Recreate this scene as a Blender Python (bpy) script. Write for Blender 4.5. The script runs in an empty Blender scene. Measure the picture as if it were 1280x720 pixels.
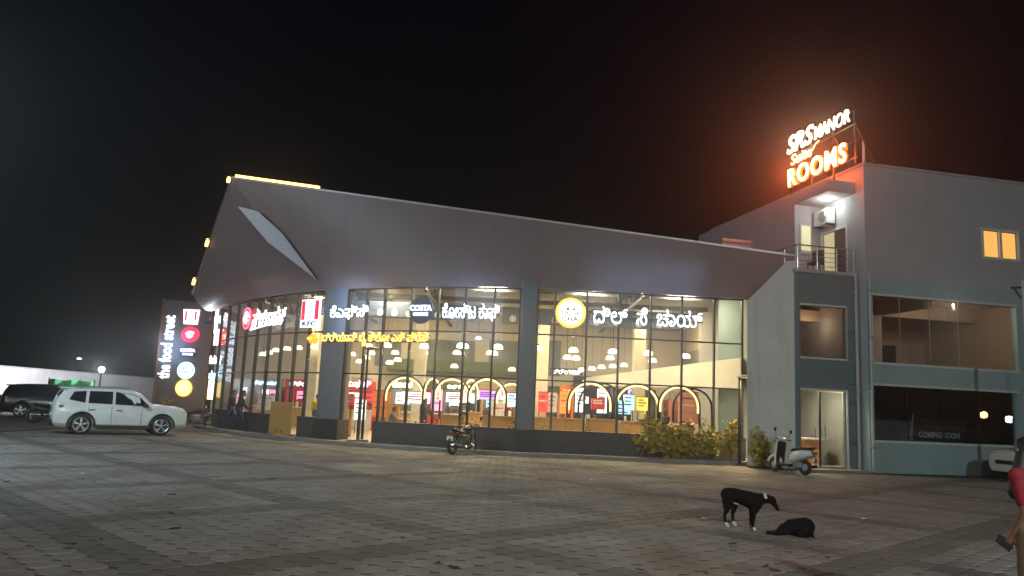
import bpy, bmesh, math, random
from mathutils import Vector, Matrix
random.seed(7)
R = math.radians
sc = bpy.context.scene
COL = sc.collection
# ---------------------------------------------------------------- camera
FPX, PITCH, ROLL, CH = 980.0, R(8.53), R(2.55), 1.65
CM = Matrix.Rotation(math.pi/2+PITCH, 3, 'X') @ Matrix.Rotation(ROLL, 3, 'Z')
CP = Vector((0, 0, CH))
cam = bpy.data.cameras.new('camera')
cam.sensor_width = 36.0
cam.lens = 36.0*FPX/1280.0
cam.clip_end = 3000
cam.clip_start = .05
cam_o = bpy.data.objects.new('camera', cam)
cam_o.matrix_world = Matrix.Translation(CP) @ CM.to_4x4()
COL.objects.link(cam_o)
sc.camera = cam_o
# ---------------------------------------------------------------- night sky, moon, exposure
wd = bpy.data.worlds.new('World')
sc.world = wd
wd.use_nodes = True
nt = wd.node_tree
sky = nt.nodes.new('ShaderNodeTexSky')
sky.sky_type = 'NISHITA'
sky.sun_disc = False
sky.sun_elevation = R(-1.5)
sky.sun_rotation = R(170)
sky.air_density = 1.6
sky.ozone_density = 6
sky.dust_density = 1.0
bg = nt.nodes['Background']
nt.links.new(sky.outputs[0], bg.inputs[0])
bg.inputs[1].default_value = 0.008
sun = bpy.data.lights.new('moon', 'SUN')
sun.energy = 0.02
sun.angle = R(12)
sun.color = (.8, .88, 1)
sun_o = bpy.data.objects.new('moon', sun)
sun_o.rotation_euler = (R(50), 0, R(-60))
COL.objects.link(sun_o)
vs = sc.view_settings
vs.view_transform = 'Standard'
vs.look = 'None'
vs.exposure = 0.45
vs.gamma = 1
cy = sc.cycles
cy.use_denoising = True
cy.max_bounces = 8
cy.transparent_max_bounces = 24
cy.volume_bounces = 0
cy.sample_clamp_indirect = 4
cy.caustics_reflective = False
cy.caustics_refractive = False

# ---------------------------------------------------------------- pixel helpers (1280 x 720 photo pixels -> directions)
def ray(u, v): return CM @ Vector(((u-640)/FPX, -(v-360)/FPX, -1))
def PZ(u, v, z):
    d = ray(u, v); return CP + d*((z-CH)/d.z)
def PY(u, v, y):
    d = ray(u, v); return CP + d*(y/d.y)
def PPL(u, v, o, n):
    d = ray(u, v); return CP + d*((o-CP).dot(n)/d.dot(n))

# ---------------------------------------------------------------- materials
MATS = {}
def pm(name, col, rough=.6, metal=0., var=.12, scale=6., bump=0., bscale=40., spec=.5, coat=0., streak=0.):
    if name in MATS: return MATS[name]
    m = bpy.data.materials.new(name); MATS[name] = m
    m.use_nodes = True
    n = m.node_tree.nodes; l = m.node_tree.links
    b = n['Principled BSDF']
    b.inputs['Roughness'].default_value = rough
    b.inputs['Metallic'].default_value = metal
    b.inputs['Specular IOR Level'].default_value = spec
    if coat: b.inputs['Coat Weight'].default_value = coat
    tc = n.new('ShaderNodeTexCoord')
    nz = n.new('ShaderNodeTexNoise'); nz.inputs['Scale'].default_value = scale; nz.inputs['Detail'].default_value = 6
    l.new(tc.outputs['Object'], nz.inputs['Vector'])
    mx = n.new('ShaderNodeMix'); mx.data_type = 'RGBA'
    mx.inputs[6].default_value = [c*(1-var*1.6) for c in col]+[1]
    mx.inputs[7].default_value = [min(1, c*(1+var*1.6)) for c in col]+[1]
    l.new(nz.outputs['Fac'], mx.inputs[0]); out = mx.outputs[2]
    if streak:      # rain streaks running down the wall
        mp = n.new('ShaderNodeMapping'); mp.inputs['Scale'].default_value = (2.6, 2.6, .16); l.new(tc.outputs['Object'], mp.inputs['Vector'])
        n3 = n.new('ShaderNodeTexNoise'); n3.inputs['Scale'].default_value = 1.3; n3.inputs['Detail'].default_value = 7; l.new(mp.outputs[0], n3.inputs['Vector'])
        r3 = n.new('ShaderNodeMapRange'); r3.inputs[1].default_value = .48; r3.inputs[2].default_value = .72; r3.inputs[4].default_value = streak; l.new(n3.outputs['Fac'], r3.inputs[0])
        m3 = n.new('ShaderNodeMix'); m3.data_type = 'RGBA'; m3.inputs[7].default_value = [c*.45 for c in col]+[1]; l.new(r3.outputs[0], m3.inputs[0]); l.new(out, m3.inputs[6]); out = m3.outputs[2]
    l.new(out, b.inputs['Base Color'])
    rr = n.new('ShaderNodeMapRange'); rr.inputs[3].default_value = max(.02, rough-.1); rr.inputs[4].default_value = min(1, rough+.12)
    l.new(nz.outputs['Fac'], rr.inputs[0]); l.new(rr.outputs[0], b.inputs['Roughness'])
    if bump:
        n2 = n.new('ShaderNodeTexNoise'); n2.inputs['Scale'].default_value = bscale; n2.inputs['Detail'].default_value = 4
        l.new(tc.outputs['Object'], n2.inputs['Vector'])
        bp = n.new('ShaderNodeBump'); bp.inputs['Strength'].default_value = bump; bp.inputs['Distance'].default_value = .02
        l.new(n2.outputs['Fac'], bp.inputs['Height']); l.new(bp.outputs[0], b.inputs['Normal'])
    return m
def em(name, col, s, sample=False):
    if name in MATS: return MATS[name]
    m = bpy.data.materials.new(name); MATS[name] = m
    m.use_nodes = True
    b = m.node_tree.nodes['Principled BSDF']
    b.inputs['Base Color'].default_value = [min(.8, c) for c in col]+[1]
    b.inputs['Emission Color'].default_value = list(col)+[1]
    b.inputs['Emission Strength'].default_value = s
    m.cycles.emission_sampling = 'FRONT_BACK' if sample else 'NONE'
    return m
def glassm(name, tint=(.85, .9, .92), refl=1.0, ior=1.5, rough=.02):
    if name in MATS: return MATS[name]
    m = bpy.data.materials.new(name); MATS[name] = m
    m.use_nodes = True
    n = m.node_tree.nodes; l = m.node_tree.links
    n.remove(n['Principled BSDF'])
    tr = n.new('ShaderNodeBsdfTransparent'); tr.inputs[0].default_value = list(tint)+[1]
    gl = n.new('ShaderNodeBsdfGlossy'); gl.inputs['Roughness'].default_value = rough
    lw = n.new('ShaderNodeLayerWeight'); lw.inputs[0].default_value = .5
    pw = n.new('ShaderNodeMath'); pw.operation = 'POWER'; pw.inputs[1].default_value = 5; l.new(lw.outputs['Facing'], pw.inputs[0])
    mu = n.new('ShaderNodeMath'); mu.operation = 'MULTIPLY_ADD'; mu.inputs[1].default_value = .6; mu.inputs[2].default_value = .035*refl
    l.new(pw.outputs[0], mu.inputs[0])
    mx = n.new('ShaderNodeMixShader')
    l.new(mu.outputs[0], mx.inputs[0]); l.new(tr.outputs[0], mx.inputs[1]); l.new(gl.outputs[0], mx.inputs[2])
    l.new(mx.outputs[0], n['Material Output'].inputs[0])
    return m
def brickm(name, c1, c2, mortar, bw=.23, bh=.075):
    m = bpy.data.materials.new(name); MATS[name] = m
    m.use_nodes = True
    n = m.node_tree.nodes; l = m.node_tree.links; b = n['Principled BSDF']
    at = n.new('ShaderNodeAttribute'); at.attribute_name = 'UVMap'
    br = n.new('ShaderNodeTexBrick'); br.inputs['Scale'].default_value = 1
    br.inputs['Color1'].default_value = list(c1)+[1]; br.inputs['Color2'].default_value = list(c2)+[1]; br.inputs['Mortar'].default_value = list(mortar)+[1]
    br.inputs['Brick Width'].default_value = bw; br.inputs['Row Height'].default_value = bh; br.inputs['Mortar Size'].default_value = .007
    br.inputs['Bias'].default_value = 0
    l.new(at.outputs['Vector'], br.inputs['Vector']); l.new(br.outputs['Color'], b.inputs['Base Color'])
    bp = n.new('ShaderNodeBump'); bp.inputs['Strength'].default_value = .6; bp.inputs['Distance'].default_value = .01; bp.invert = True
    l.new(br.outputs['Fac'], bp.inputs['Height']); l.new(bp.outputs[0], b.inputs['Normal'])
    b.inputs['Roughness'].default_value = .7
    return m

# ---------------------------------------------------------------- mesh building
class MB:
    def __init__(s): s.v = []; s.f = []
    def add(s, vs, fs):
        o = len(s.v); s.v += [tuple(p) for p in vs]; s.f += [tuple(i+o for i in f) for f in fs]; return s
    def box(s, x0, x1, y0, y1, z0, z1):
        return s.add([(x0,y0,z0),(x1,y0,z0),(x1,y1,z0),(x0,y1,z0),(x0,y0,z1),(x1,y0,z1),(x1,y1,z1),(x0,y1,z1)],
                     [(0,3,2,1),(4,5,6,7),(0,1,5,4),(1,2,6,5),(2,3,7,6),(3,0,4,7)])
    def hexa(s, p):  # 8 points, bottom 4 then top 4
        return s.add(p, [(0,3,2,1),(4,5,6,7),(0,1,5,4),(1,2,6,5),(2,3,7,6),(3,0,4,7)])
    def bar(s, a, b, w, h=None, up=(0, 0, 1)):
        a = Vector(a); b = Vector(b); d = (b-a).normalized(); up = Vector(up)
        if abs(d.dot(up)) > .98: up = Vector((0, 1, 0))
        x = d.cross(up).normalized(); y = x.cross(d); h = h or w; x *= w/2; y *= h/2
        return s.hexa([a-x-y, a+x-y, a+x+y, a-x+y, b-x-y, b+x-y, b+x+y, b-x+y])
    def cyl(s, a, b, r0, r1=None, n=12, caps=True):
        return s.tube([a, b], [r0, r0 if r1 is None else r1], n, caps)
    def tube(s, pts, r, n=8, caps=True):
        pts = [Vector(p) for p in pts]; m = len(pts)
        rs = r if isinstance(r, (list, tuple)) else [r]*m
        o = len(s.v); prev = None
        for i, p in enumerate(pts):
            d = (pts[min(i+1, m-1)]-pts[max(i-1, 0)]).normalized()
            if prev is None:
                up = Vector((0, 0, 1)) if abs(d.z) < .9 else Vector((1, 0, 0))
                x = d.cross(up).normalized()
            else:
                x = (prev - d*prev.dot(d)).normalized()
            prev = x; y = d.cross(x)
            for k in range(n):
                a = 2*math.pi*k/n
                s.v.append(tuple(p + (x*math.cos(a)+y*math.sin(a))*rs[i]))
        for i in range(m-1):
            for k in range(n):
                k2 = (k+1) % n
                s.f.append((o+i*n+k, o+i*n+k2, o+(i+1)*n+k2, o+(i+1)*n+k))
        if caps:
            s.f.append(tuple(o+k for k in range(n))[::-1]); s.f.append(tuple(o+(m-1)*n+k for k in range(n)))
        return s
    def lathe(s, prof, n=16, c=(0, 0, 0), axis='Z'):
        o = len(s.v); m = len(prof)
        for r, z in prof:
            for k in range(n):
                a = 2*math.pi*k/n; x, y = r*math.cos(a), r*math.sin(a)
                p = (x, y, z) if axis == 'Z' else ((x, z, y) if axis == 'Y' else (z, x, y))
                s.v.append((p[0]+c[0], p[1]+c[1], p[2]+c[2]))
        for i in range(m-1):
            for k in range(n):
                k2 = (k+1) % n
                s.f.append((o+i*n+k, o+i*n+k2, o+(i+1)*n+k2, o+(i+1)*n+k))
        return s
    def prism(s, poly, lo, hi, axis='Y'):  # poly in the other two axes
        n = len(poly)
        def P(a, b, t): return (a, t, b) if axis == 'Y' else ((t, a, b) if axis == 'X' else (a, b, t))
        o = len(s.v)
        s.v += [P(a, b, lo) for a, b in poly] + [P(a, b, hi) for a, b in poly]
        s.f += [tuple(o+i for i in range(n)), tuple(o+n+i for i in range(n))[::-1]]
        for i in range(n):
            j = (i+1) % n; s.f.append((o+i, o+n+i, o+n+j, o+j))
        return s
    def disc(s, c, r, y0, y1, n=24, rx=None):  # facing -Y
        return s.prism([(c[0]+(rx or r)*math.cos(2*math.pi*k/n), c[1]+r*math.sin(2*math.pi*k/n)) for k in range(n)], y0, y1)
    def torus(s, c, R_, r, n=24, m=8, axis='Y', a0=0, a1=2*math.pi):
        full = abs(a1-a0-2*math.pi) < 1e-6
        pts = []
        for k in range(n+(0 if full else 1)):
            a = a0+(a1-a0)*k/n
            q = (R_*math.cos(a), R_*math.sin(a))
            pts.append({'Y': (c[0]+q[0], c[1], c[2]+q[1]), 'Z': (c[0]+q[0], c[1]+q[1], c[2]), 'X': (c[0], c[1]+q[0], c[2]+q[1])}[axis])
        if full: pts += [pts[0]]
        return s.tube(pts, r, m, not full)
    def xf(s, M):
        s.v = [tuple(M @ Vector(p)) for p in s.v]; return s
    def mesh(s, name):
        me = bpy.data.meshes.new(name); me.from_pydata(s.v, [], s.f)
        bm = bmesh.new(); bm.from_mesh(me); bmesh.ops.recalc_face_normals(bm, faces=bm.faces); bm.to_mesh(me); bm.free()
        return me
    def build(s, name, mat, parent=None, smooth=False, bevel=0):
        return obj(name, s.mesh(name), mat, parent, smooth, bevel)

def obj(name, me, mat=None, parent=None, smooth=False, bevel=0):
    o = bpy.data.objects.new(name, me); COL.objects.link(o)
    if mat is not None:
        me.materials.clear(); me.materials.append(mat)
    if parent: o.parent = parent
    if smooth: sm(me)
    if bevel:
        b = o.modifiers.new('bevel', 'BEVEL'); b.width = bevel; b.segments = 2; b.limit_method = 'ANGLE'
    return o
def sm(me, ang=40):
    me.polygons.foreach_set('use_smooth', [True]*len(me.polygons))
    me.set_sharp_from_angle(angle=R(ang))
def tag(o, label, cat, group=None):
    o['label'] = label; o['category'] = cat
    if group: o['group'] = group
    return o
def thing(name, label, cat, loc=(0, 0, 0), rz=0., group=None):
    o = bpy.data.objects.new(name, None); COL.objects.link(o)
    o.location = loc; o.rotation_euler = (0, 0, rz); o.empty_display_size = .2
    return tag(o, label, cat, group)
def struct(o): o['kind'] = 'structure'; return o
def stuff(o): o['kind'] = 'stuff'; return o
def dup(root, loc, rz, label=None, parent=None):
    r = root.copy(); COL.objects.link(r)
    if parent is None: r.location = loc; r.rotation_euler = (0, 0, rz)
    else: r.parent = parent
    if label: r['label'] = label
    for ch in list(root.children): dup(ch, None, None, None, r)
    return r
def evalmesh(me, mods):
    o = bpy.data.objects.new('tmp', me); COL.objects.link(o)
    for t, kw in mods:
        m = o.modifiers.new('m', t)
        for k, v in kw.items(): setattr(m, k, v)
    dg = bpy.context.evaluated_depsgraph_get(); dg.update()
    out = bpy.data.meshes.new_from_object(o.evaluated_get(dg), depsgraph=dg)
    bpy.data.objects.remove(o)
    return out
# ---- lettering: mesh in local XZ facing -Y
def textmesh(body, size, ext=.02, bold=0., shear=0., space=1.):
    c = bpy.data.curves.new('txt', 'FONT'); c.body = body; c.size = size; c.extrude = ext; c.offset = bold*size; c.shear = shear
    c.space_character = space; c.resolution_u = 3
    o = bpy.data.objects.new('txt', c); COL.objects.link(o)
    dg = bpy.context.evaluated_depsgraph_get(); dg.update()
    me = bpy.data.meshes.new_from_object(o.evaluated_get(dg), depsgraph=dg)
    vs_ = [(v.co.x, -v.co.z, v.co.y) for v in me.vertices]; fs_ = [tuple(p.vertices) for p in me.polygons]
    bpy.data.objects.remove(o); bpy.data.curves.remove(c); bpy.data.meshes.remove(me)
    return vs_, fs_
def lettering(parent, body, mat, w=None, h=None, x=0, z=0, y=0, ext=.02, bold=.012, shear=0., split=True, slope=0., name='letter', space=1., align='L'):
    vs_, fs_ = textmesh(body, 1, ext, bold, shear, space)
    xs = [p[0] for p in vs_]; zs = [p[2] for p in vs_]
    x0, x1, z0, z1 = min(xs), max(xs), min(zs), max(zs)
    sx = (w/(x1-x0)) if w else None; sz = (h/(z1-z0)) if h else None
    sx = sx or sz; sz = sz or sx
    if align == 'C': x = x-(x1-x0)*sx/2
    P = [(x+(a-x0)*sx, y+b, z+(c-z0)*sz+slope*(a-x0)*sx) for a, b, c in vs_]
    if not split:
        mb = MB(); mb.add(P, fs_); return [mb.build(name, mat, parent)]
    par = list(range(len(P)))
    def find(i):
        while par[i] != i: par[i] = par[par[i]]; i = par[i]
        return i
    for f in fs_:
        a = find(f[0])
        for i in f[1:]: par[find(i)] = a
    comps = {}
    for f in fs_: comps.setdefault(find(f[0]), []).append(f)
    items = []
    for fs2 in comps.values():
        ids = {i for f in fs2 for i in f}; items.append([min(P[i][0] for i in ids), max(P[i][0] for i in ids), fs2])
    items.sort(key=lambda t: t[0]); merged = []
    for it in items:
        if merged and it[0] < merged[-1][1]-.35*min(it[1]-it[0], merged[-1][1]-merged[-1][0]):
            merged[-1][1] = max(merged[-1][1], it[1]); merged[-1][2] = merged[-1][2]+it[2]
        else: merged.append(it)
    out = []
    for a, b, fs2 in merged:
        ids = sorted({i for f in fs2 for i in f}); mp = {i: k for k, i in enumerate(ids)}
        me = bpy.data.meshes.new(name); me.from_pydata([P[i] for i in ids], [], [tuple(mp[i] for i in f) for f in fs2])
        out.append(obj(name, me, mat, parent))
    return out
def light(name, kind, loc, energy, col=(1, 1, 1), parent=None, size=.3, rot=None, spot=None, target=None, blend=.5):
    L = bpy.data.lights.new(name, kind); L.energy = energy; L.color = col
    if kind == 'AREA': L.size = size
    else: L.shadow_soft_size = size
    if spot: L.spot_size = spot; L.spot_blend = blend
    o = bpy.data.objects.new(name, L); COL.objects.link(o); o.location = loc
    if parent: o.parent = parent
    if target is not None: o.rotation_euler = (Vector(target)-Vector(loc)).to_track_quat('-Z', 'Y').to_euler()
    elif rot: o.rotation_euler = rot
    return o

# palette
M_metal_dark = pm('dark_metal', (.025, .028, .032), .4, .6)
M_black = pm('black_plastic', (.012, .012, .013), .45)
M_tyre = pm('tyre_rubber', (.015, .015, .015), .8)
M_chrome = pm('chrome', (.7, .7, .7), .15, 1.)
M_alloy = pm('alloy', (.55, .56, .57), .3, .8)
M_white = pm('white_paint', (.75, .76, .74), .4)
M_glass = glassm('pane_glass', (.86, .9, .92), 1.0)
M_glass_dk = glassm('dark_glass', (.25, .3, .33), 1.3)
M_carglass = pm('car_glass', (.012, .016, .02), .06, 0, .05, spec=.7)
M_concrete = pm('concrete', (.62, .6, .56), .8, 0, .13, 1.6, .25, 60, streak=.4)
M_kerb = pm('kerb_concrete', (.24, .23, .21), .85, 0, .2, 5, .4, 50)
M_wood = pm('amber_wood', (.55, .3, .09), .5, 0, .14, 3)
M_beige = pm('beige_plaster', (.55, .49, .4), .8, 0, .06, 2)
M_greyw = pm('grey_plaster', (.3, .31, .31), .8, 0, .08, 2)
W_white = em('lit_white', (.86, .93, 1), 1.8)
W_warm = em('lit_warm', (1, .82, .55), 6)
W_gold = em('lit_gold', (1, .62, .2), 2.6)
W_amber = em('lit_amber', (1, .42, .06), 2.6)
W_red = em('lit_red', (1, .03, .04), 1.6)
# ================================================================ setting: plaza, ground
GCP = [(10.2, 28.1), (8.41, 28.0), (4, 27.75), (.3, 27.65), (-2.7, 28.3), (-4.8, 29.15), (-6.2, 29.95), (-7.7, 31.0), (-9.1, 32.15),
       (-10.8, 33.9), (-12.75, 36.55), (-14.55, 39.35), (-15.65, 41.8), (-16.2, 44.6), (-16.4, 47)]
GC = []
for i in range(1, len(GCP)-2):
    p0, p1, p2, p3 = [Vector(GCP[j]) for j in (i-1, i, i+1, i+2)]
    for k in range(12):
        t = k/12
        GC.append(.5*((2*p1)+(p2-p0)*t+(2*p0-5*p1+4*p2-p3)*t*t+(3*p1-p0-3*p2+p3)*t**3))
GL = [0.]
for a, b in zip(GC, GC[1:]): GL.append(GL[-1]+(b-a).length)
def gc(s, off=0.):
    s = min(max(s, 0), GL[-1]-1e-4)
    for i in range(len(GC)-1):
        if GL[i+1] >= s:
            t = (s-GL[i])/(GL[i+1]-GL[i]); p = GC[i].lerp(GC[i+1], t); d = (GC[i+1]-GC[i]).normalized()
            n = Vector((-d.y, d.x))
            return p+n*off, d, n
def gc_az(u, v=420):
    d = ray(u, v); az = d.x/d.y
    for i in range(len(GC)-1):
        a, b = GC[i], GC[i+1]
        fa, fb = a.x-az*a.y, b.x-az*b.y
        if fa*fb <= 0: return GL[i]+(GL[i+1]-GL[i])*abs(fa)/(abs(fa)+abs(fb)+1e-9)
    return GL[-1]
def curve_y(x):
    for a, b in zip(GC, GC[1:]):
        if (a.x-x)*(b.x-x) <= 0: return a.y+(b.y-a.y)*(a.x-x)/(a.x-b.x+1e-9)
    return 27.8 if x > 0 else 46
KERB = 1.05
def kerb_y(x):
    if x > 9.5: return 25.55+.2*(x-11.95)
    if x > 8: return 26.7
    return curve_y(x)-KERB*(1 if x > -3 else 1.25 if x > -8 else 1.6)

def ground_mat():
    m = bpy.data.materials.new('dusty_ground'); m.use_nodes = True
    n = m.node_tree.nodes; l = m.node_tree.links; b = n['Principled BSDF']
    tc = n.new('ShaderNodeTexCoord')
    nz = n.new('ShaderNodeTexNoise'); nz.inputs['Scale'].default_value = .5; nz.inputs['Detail'].default_value = 8
    l.new(tc.outputs['Object'], nz.inputs['Vector'])
    cr = n.new('ShaderNodeValToRGB'); cr.color_ramp.elements[0].color = (.06, .05, .04, 1); cr.color_ramp.elements[1].color = (.15, .13, .11, 1)
    cr.color_ramp.elements[0].position = .3; cr.color_ramp.elements[1].position = .7
    l.new(nz.outputs['Fac'], cr.inputs[0]); l.new(cr.outputs[0], b.inputs['Base Color'])
    b.inputs['Roughness'].default_value = .9
    return m
M_ground = ground_mat()
def paver_mat(name, mode):
    """weathered paver: per-paver tone, dirt patches, oil and red-earth smears with their own shapes"""
    m = bpy.data.materials.new(name); m.use_nodes = True
    n = m.node_tree.nodes; l = m.node_tree.links; b = n['Principled BSDF']
    geo = n.new('ShaderNodeNewGeometry')
    if mode == 'attr':
        at = n.new('ShaderNodeAttribute'); at.attribute_name = 'tone'; tone = at.outputs['Fac']
    else:
        oi = n.new('ShaderNodeObjectInfo'); mr = n.new('ShaderNodeMapRange')
        lo, hi = mode; mr.inputs[3].default_value = lo; mr.inputs[4].default_value = hi
        l.new(oi.outputs['Random'], mr.inputs[0]); tone = mr.outputs[0]
    c = n.new('ShaderNodeMix'); c.data_type = 'RGBA'
    c.inputs[6].default_value = (.035, .034, .033, 1); c.inputs[7].default_value = (.30, .275, .245, 1)
    l.new(tone, c.inputs[0])
    def noise(sc_, lo, hi, det=5, seed=0, stretch=None):
        nz = n.new('ShaderNodeTexNoise'); nz.inputs['Scale'].default_value = sc_; nz.inputs['Detail'].default_value = det
        mp = n.new('ShaderNodeMapping'); mp.inputs['Location'].default_value = (seed, seed*.7, 0)
        if stretch: mp.inputs['Scale'].default_value = stretch; mp.inputs['Rotation'].default_value = (0, 0, R(48))
        l.new(geo.outputs['Position'], mp.inputs['Vector']); l.new(mp.outputs[0], nz.inputs['Vector'])
        r = n.new('ShaderNodeMapRange'); r.inputs[1].default_value = lo; r.inputs[2].default_value = hi
        l.new(nz.outputs['Fac'], r.inputs[0]); return r.outputs[0]
    def mix(a, fac, col, amt, blend='MIX'):
        mu = n.new('ShaderNodeMath'); mu.operation = 'MULTIPLY'; mu.inputs[1].default_value = amt; l.new(fac, mu.inputs[0])
        x = n.new('ShaderNodeMix'); x.data_type = 'RGBA'; x.blend_type = blend; l.new(mu.outputs[0], x.inputs[0]); l.new(a, x.inputs[6])
        x.inputs[7].default_value = list(col)+[1]; return x.outputs[2]
    o = c.outputs[2]
    o = mix(o, noise(.35, .35, .7), (.5, .48, .46), .38, 'MULTIPLY')
    o = mix(o, noise(2.2, .45, .75, 6, 11), (.11, .085, .065), .45)
    o = mix(o, noise(9, .5, .8, 6, 5), (.07, .06, .05), .5)
    o = mix(o, noise(.5, .54, .72, 5, 23, (1.6, .35, 1)), (.10, .055, .035), .6)
    l.new(o, b.inputs['Base Color'])
    nf = noise(.8, .3, .7, 5, 3); rr = n.new('ShaderNodeMapRange'); rr.inputs[3].default_value = .55; rr.inputs[4].default_value = .85
    l.new(nf, rr.inputs[0]); l.new(rr.outputs[0], b.inputs['Roughness'])
    nb = n.new('ShaderNodeTexNoise'); nb.inputs['Scale'].default_value = 60; nb.inputs['Detail'].default_value = 4
    l.new(geo.outputs['Position'], nb.inputs['Vector'])
    bp = n.new('ShaderNodeBump'); bp.inputs['Strength'].default_value = .35; bp.inputs['Distance'].default_value = .006
    l.new(nb.outputs['Fac'], bp.inputs['Height']); l.new(bp.outputs[0], b.inputs['Normal'])
    return m
g = MB().add([(-900, -300, -.05), (900, -300, -.05), (900, 1500, -.05), (-900, 1500, -.05)], [(0, 1, 2, 3)]).build('ground', M_ground); struct(g)
def plaza_sheet_mat():
    m = bpy.data.materials.new('paved_sheet'); m.use_nodes = True
    n = m.node_tree.nodes; l = m.node_tree.links; b = n['Principled BSDF']
    geo = n.new('ShaderNodeNewGeometry'); mp = n.new('ShaderNodeMapping'); mp.inputs['Rotation'].default_value = (0, 0, R(45))
    l.new(geo.outputs['Position'], mp.inputs['Vector'])
    br = n.new('ShaderNodeTexBrick'); br.offset = 0; br.inputs['Scale'].default_value = 1; br.inputs['Brick Width'].default_value = .3; br.inputs['Row Height'].default_value = .3
    br.inputs['Mortar Size'].default_value = .02; br.inputs['Color1'].default_value = (.17, .155, .14, 1); br.inputs['Color2'].default_value = (.21, .19, .17, 1); br.inputs['Mortar'].default_value = (.07, .06, .05, 1)
    l.new(mp.outputs[0], br.inputs['Vector'])
    nz = n.new('ShaderNodeTexNoise'); nz.inputs['Scale'].default_value = .4; nz.inputs['Detail'].default_value = 7; l.new(geo.outputs['Position'], nz.inputs['Vector'])
    mx = n.new('ShaderNodeMix'); mx.data_type = 'RGBA'; mx.blend_type = 'MULTIPLY'; mx.inputs[7].default_value = (.45, .42, .4, 1)
    l.new(nz.outputs['Fac'], mx.inputs[0]); l.new(br.outputs['Color'], mx.inputs[6]); l.new(mx.outputs[2], b.inputs['Base Color'])
    b.inputs['Roughness'].default_value = .85
    return m
plaza = struct(MB().add([(-60, -40, -.016), (45, -40, -.016), (45, 75, -.016), (-60, 75, -.016)], [(0, 1, 2, 3)]).build('plaza', plaza_sheet_mat()))
joint_bed = struct(MB().add([(-17.6, 4.2, -.010), (21, 4.2, -.010), (21, 34, -.010), (-17.6, 34, -.010)], [(0, 1, 2, 3)]).build('joint_bed', pm('joint_sand', (.045, .04, .034), .95, 0, .3, 4), plaza))
PA = .30
def paver_mesh(jit=0):
    h, c = PA/2-.004, .062
    oct_ = [(h-c, -h), (h, -h+c), (h, h-c), (h-c, h), (-h+c, h), (-h, h-c), (-h, -h+c), (-h+c, -h)]
    rot = Matrix.Rotation(R(45), 3, 'Z'); k = .955
    vs_ = [rot @ Vector((x, y, -.011)) for x, y in oct_]+[rot @ Vector((x*k, y*k, 0)) for x, y in oct_]
    return vs_, [tuple(range(8, 16))]+[(i, (i+1) % 8, 8+(i+1) % 8, 8+i) for i in range(8)]
pv, pf = paver_mesh()
pme = MB().add(pv, pf).mesh('paver'); pme.materials.append(paver_mat('paver_field', (.58, .86)))
pmb = MB().add(pv, pf).mesh('paver_band'); pmb.materials.append(paver_mat('paver_band', (.26, .46)))
cells = []
s2 = PA/math.sqrt(2)
for i in range(-80, 140):
    for j in range(-80, 140):
        x, y = (i-j)*s2, (i+j)*s2
        if not (-17 < x < 20 and 4.6 < y < 33): continue
        if y > kerb_y(x)-.28: continue
        bi, bj = (i-10) % 12, (j-12) % 12
        cells.append((x, y, bi in (0, 1) or bj in (0, 1)))
cells.sort(key=lambda c: (0 if (abs(c[0]-.09*c[1]) < .66*c[1] and c[1] > 7.25) else 1, c[1]))
for x, y, band in cells[:300]:
    o = bpy.data.objects.new('paver', pmb if band else pme); COL.objects.link(o); o.parent = plaza
    o.location = (x, y, random.uniform(-.003, .0015)); o.rotation_euler = (random.gauss(0, .006), random.gauss(0, .006), random.gauss(0, .01))
big = MB(); tones = []
for x, y, band in cells[300:]:
    z = random.uniform(-.003, .0015); tx, ty = random.gauss(0, .006), random.gauss(0, .006)
    t = random.uniform(.26, .46) if band else random.uniform(.58, .86)
    big.add([(x+p.x, y+p.y, p.z+z+p.x*tx+p.y*ty) for p in pv], pf); tones += [t]*16
me = bpy.data.meshes.new('paver_field'); me.from_pydata(big.v, [], big.f)
at = me.attributes.new('tone', 'FLOAT', 'POINT'); at.data.foreach_set('value', tones)
stuff(obj('paver_field', me, paver_mat('paver_joined', 'attr'), plaza))

# ================================================================ food court building
fc = thing('food_court_building', 'long food hall with curved glass front under a tilted mauve fascia', 'building')
GZ0, GZ1, T1, T2, FZ = .83, 5.8, 2.58, 4.18, .12
M_fascia = pm('fascia_panel', (.205, .152, .152), .55, 0, .07, .5, .06, 3, streak=.22)
M_brick = brickm('dark_brick', (.055, .052, .058), (.085, .08, .085), (.03, .03, .032))
M_mull = pm('mullion_metal', (.03, .034, .04), .4, .5)
M_col = pm('grey_column', (.15, .165, .185), .7, 0, .08, 1.5)
s_end = gc_az(277)
s_of = gc_az
# platform (floor of the hall) and kerb
def poly_front(off, n=60, s1=None):
    s1 = s1 or GL[-1]-.5
    return [gc(s1*k/n, off)[0] for k in range(n+1)]
fr = poly_front(.1)
mb = MB(); n_ = len(fr)
pts = [(p.x, p.y) for p in fr]+[(-16.3, 47.5), (10, 47.5), (10, 28.0)]
mb.prism(pts, 0.02, FZ, 'Z'); mb.build('hall_floor', pm('hall_tile', (.4, .33, .25), .35, 0, .08, 2), fc)
s_k1 = s_of(283)
o1 = poly_front(.12, 50, s_k1); ap = MB()
for k in range(50):
    a0 = gc(s_k1*k/50, .11)[0]; a1 = gc(s_k1*(k+1)/50, .11)[0]; b0 = gc(s_k1*k/50, KERB-.16)[0]; b1 = gc(s_k1*(k+1)/50, KERB-.16)[0]
    ap.add([(a0.x, a0.y, .1), (a1.x, a1.y, .1), (b1.x, b1.y, .095), (b0.x, b0.y, .095)], [(0, 1, 2, 3)])
struct(ap.build('pavement', pm('apron_concrete', (.2, .18, .16), .85, 0, .2, 2, .3)))
kerb = struct(bpy.data.objects.new('kerb', None)); COL.objects.link(kerb)
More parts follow.
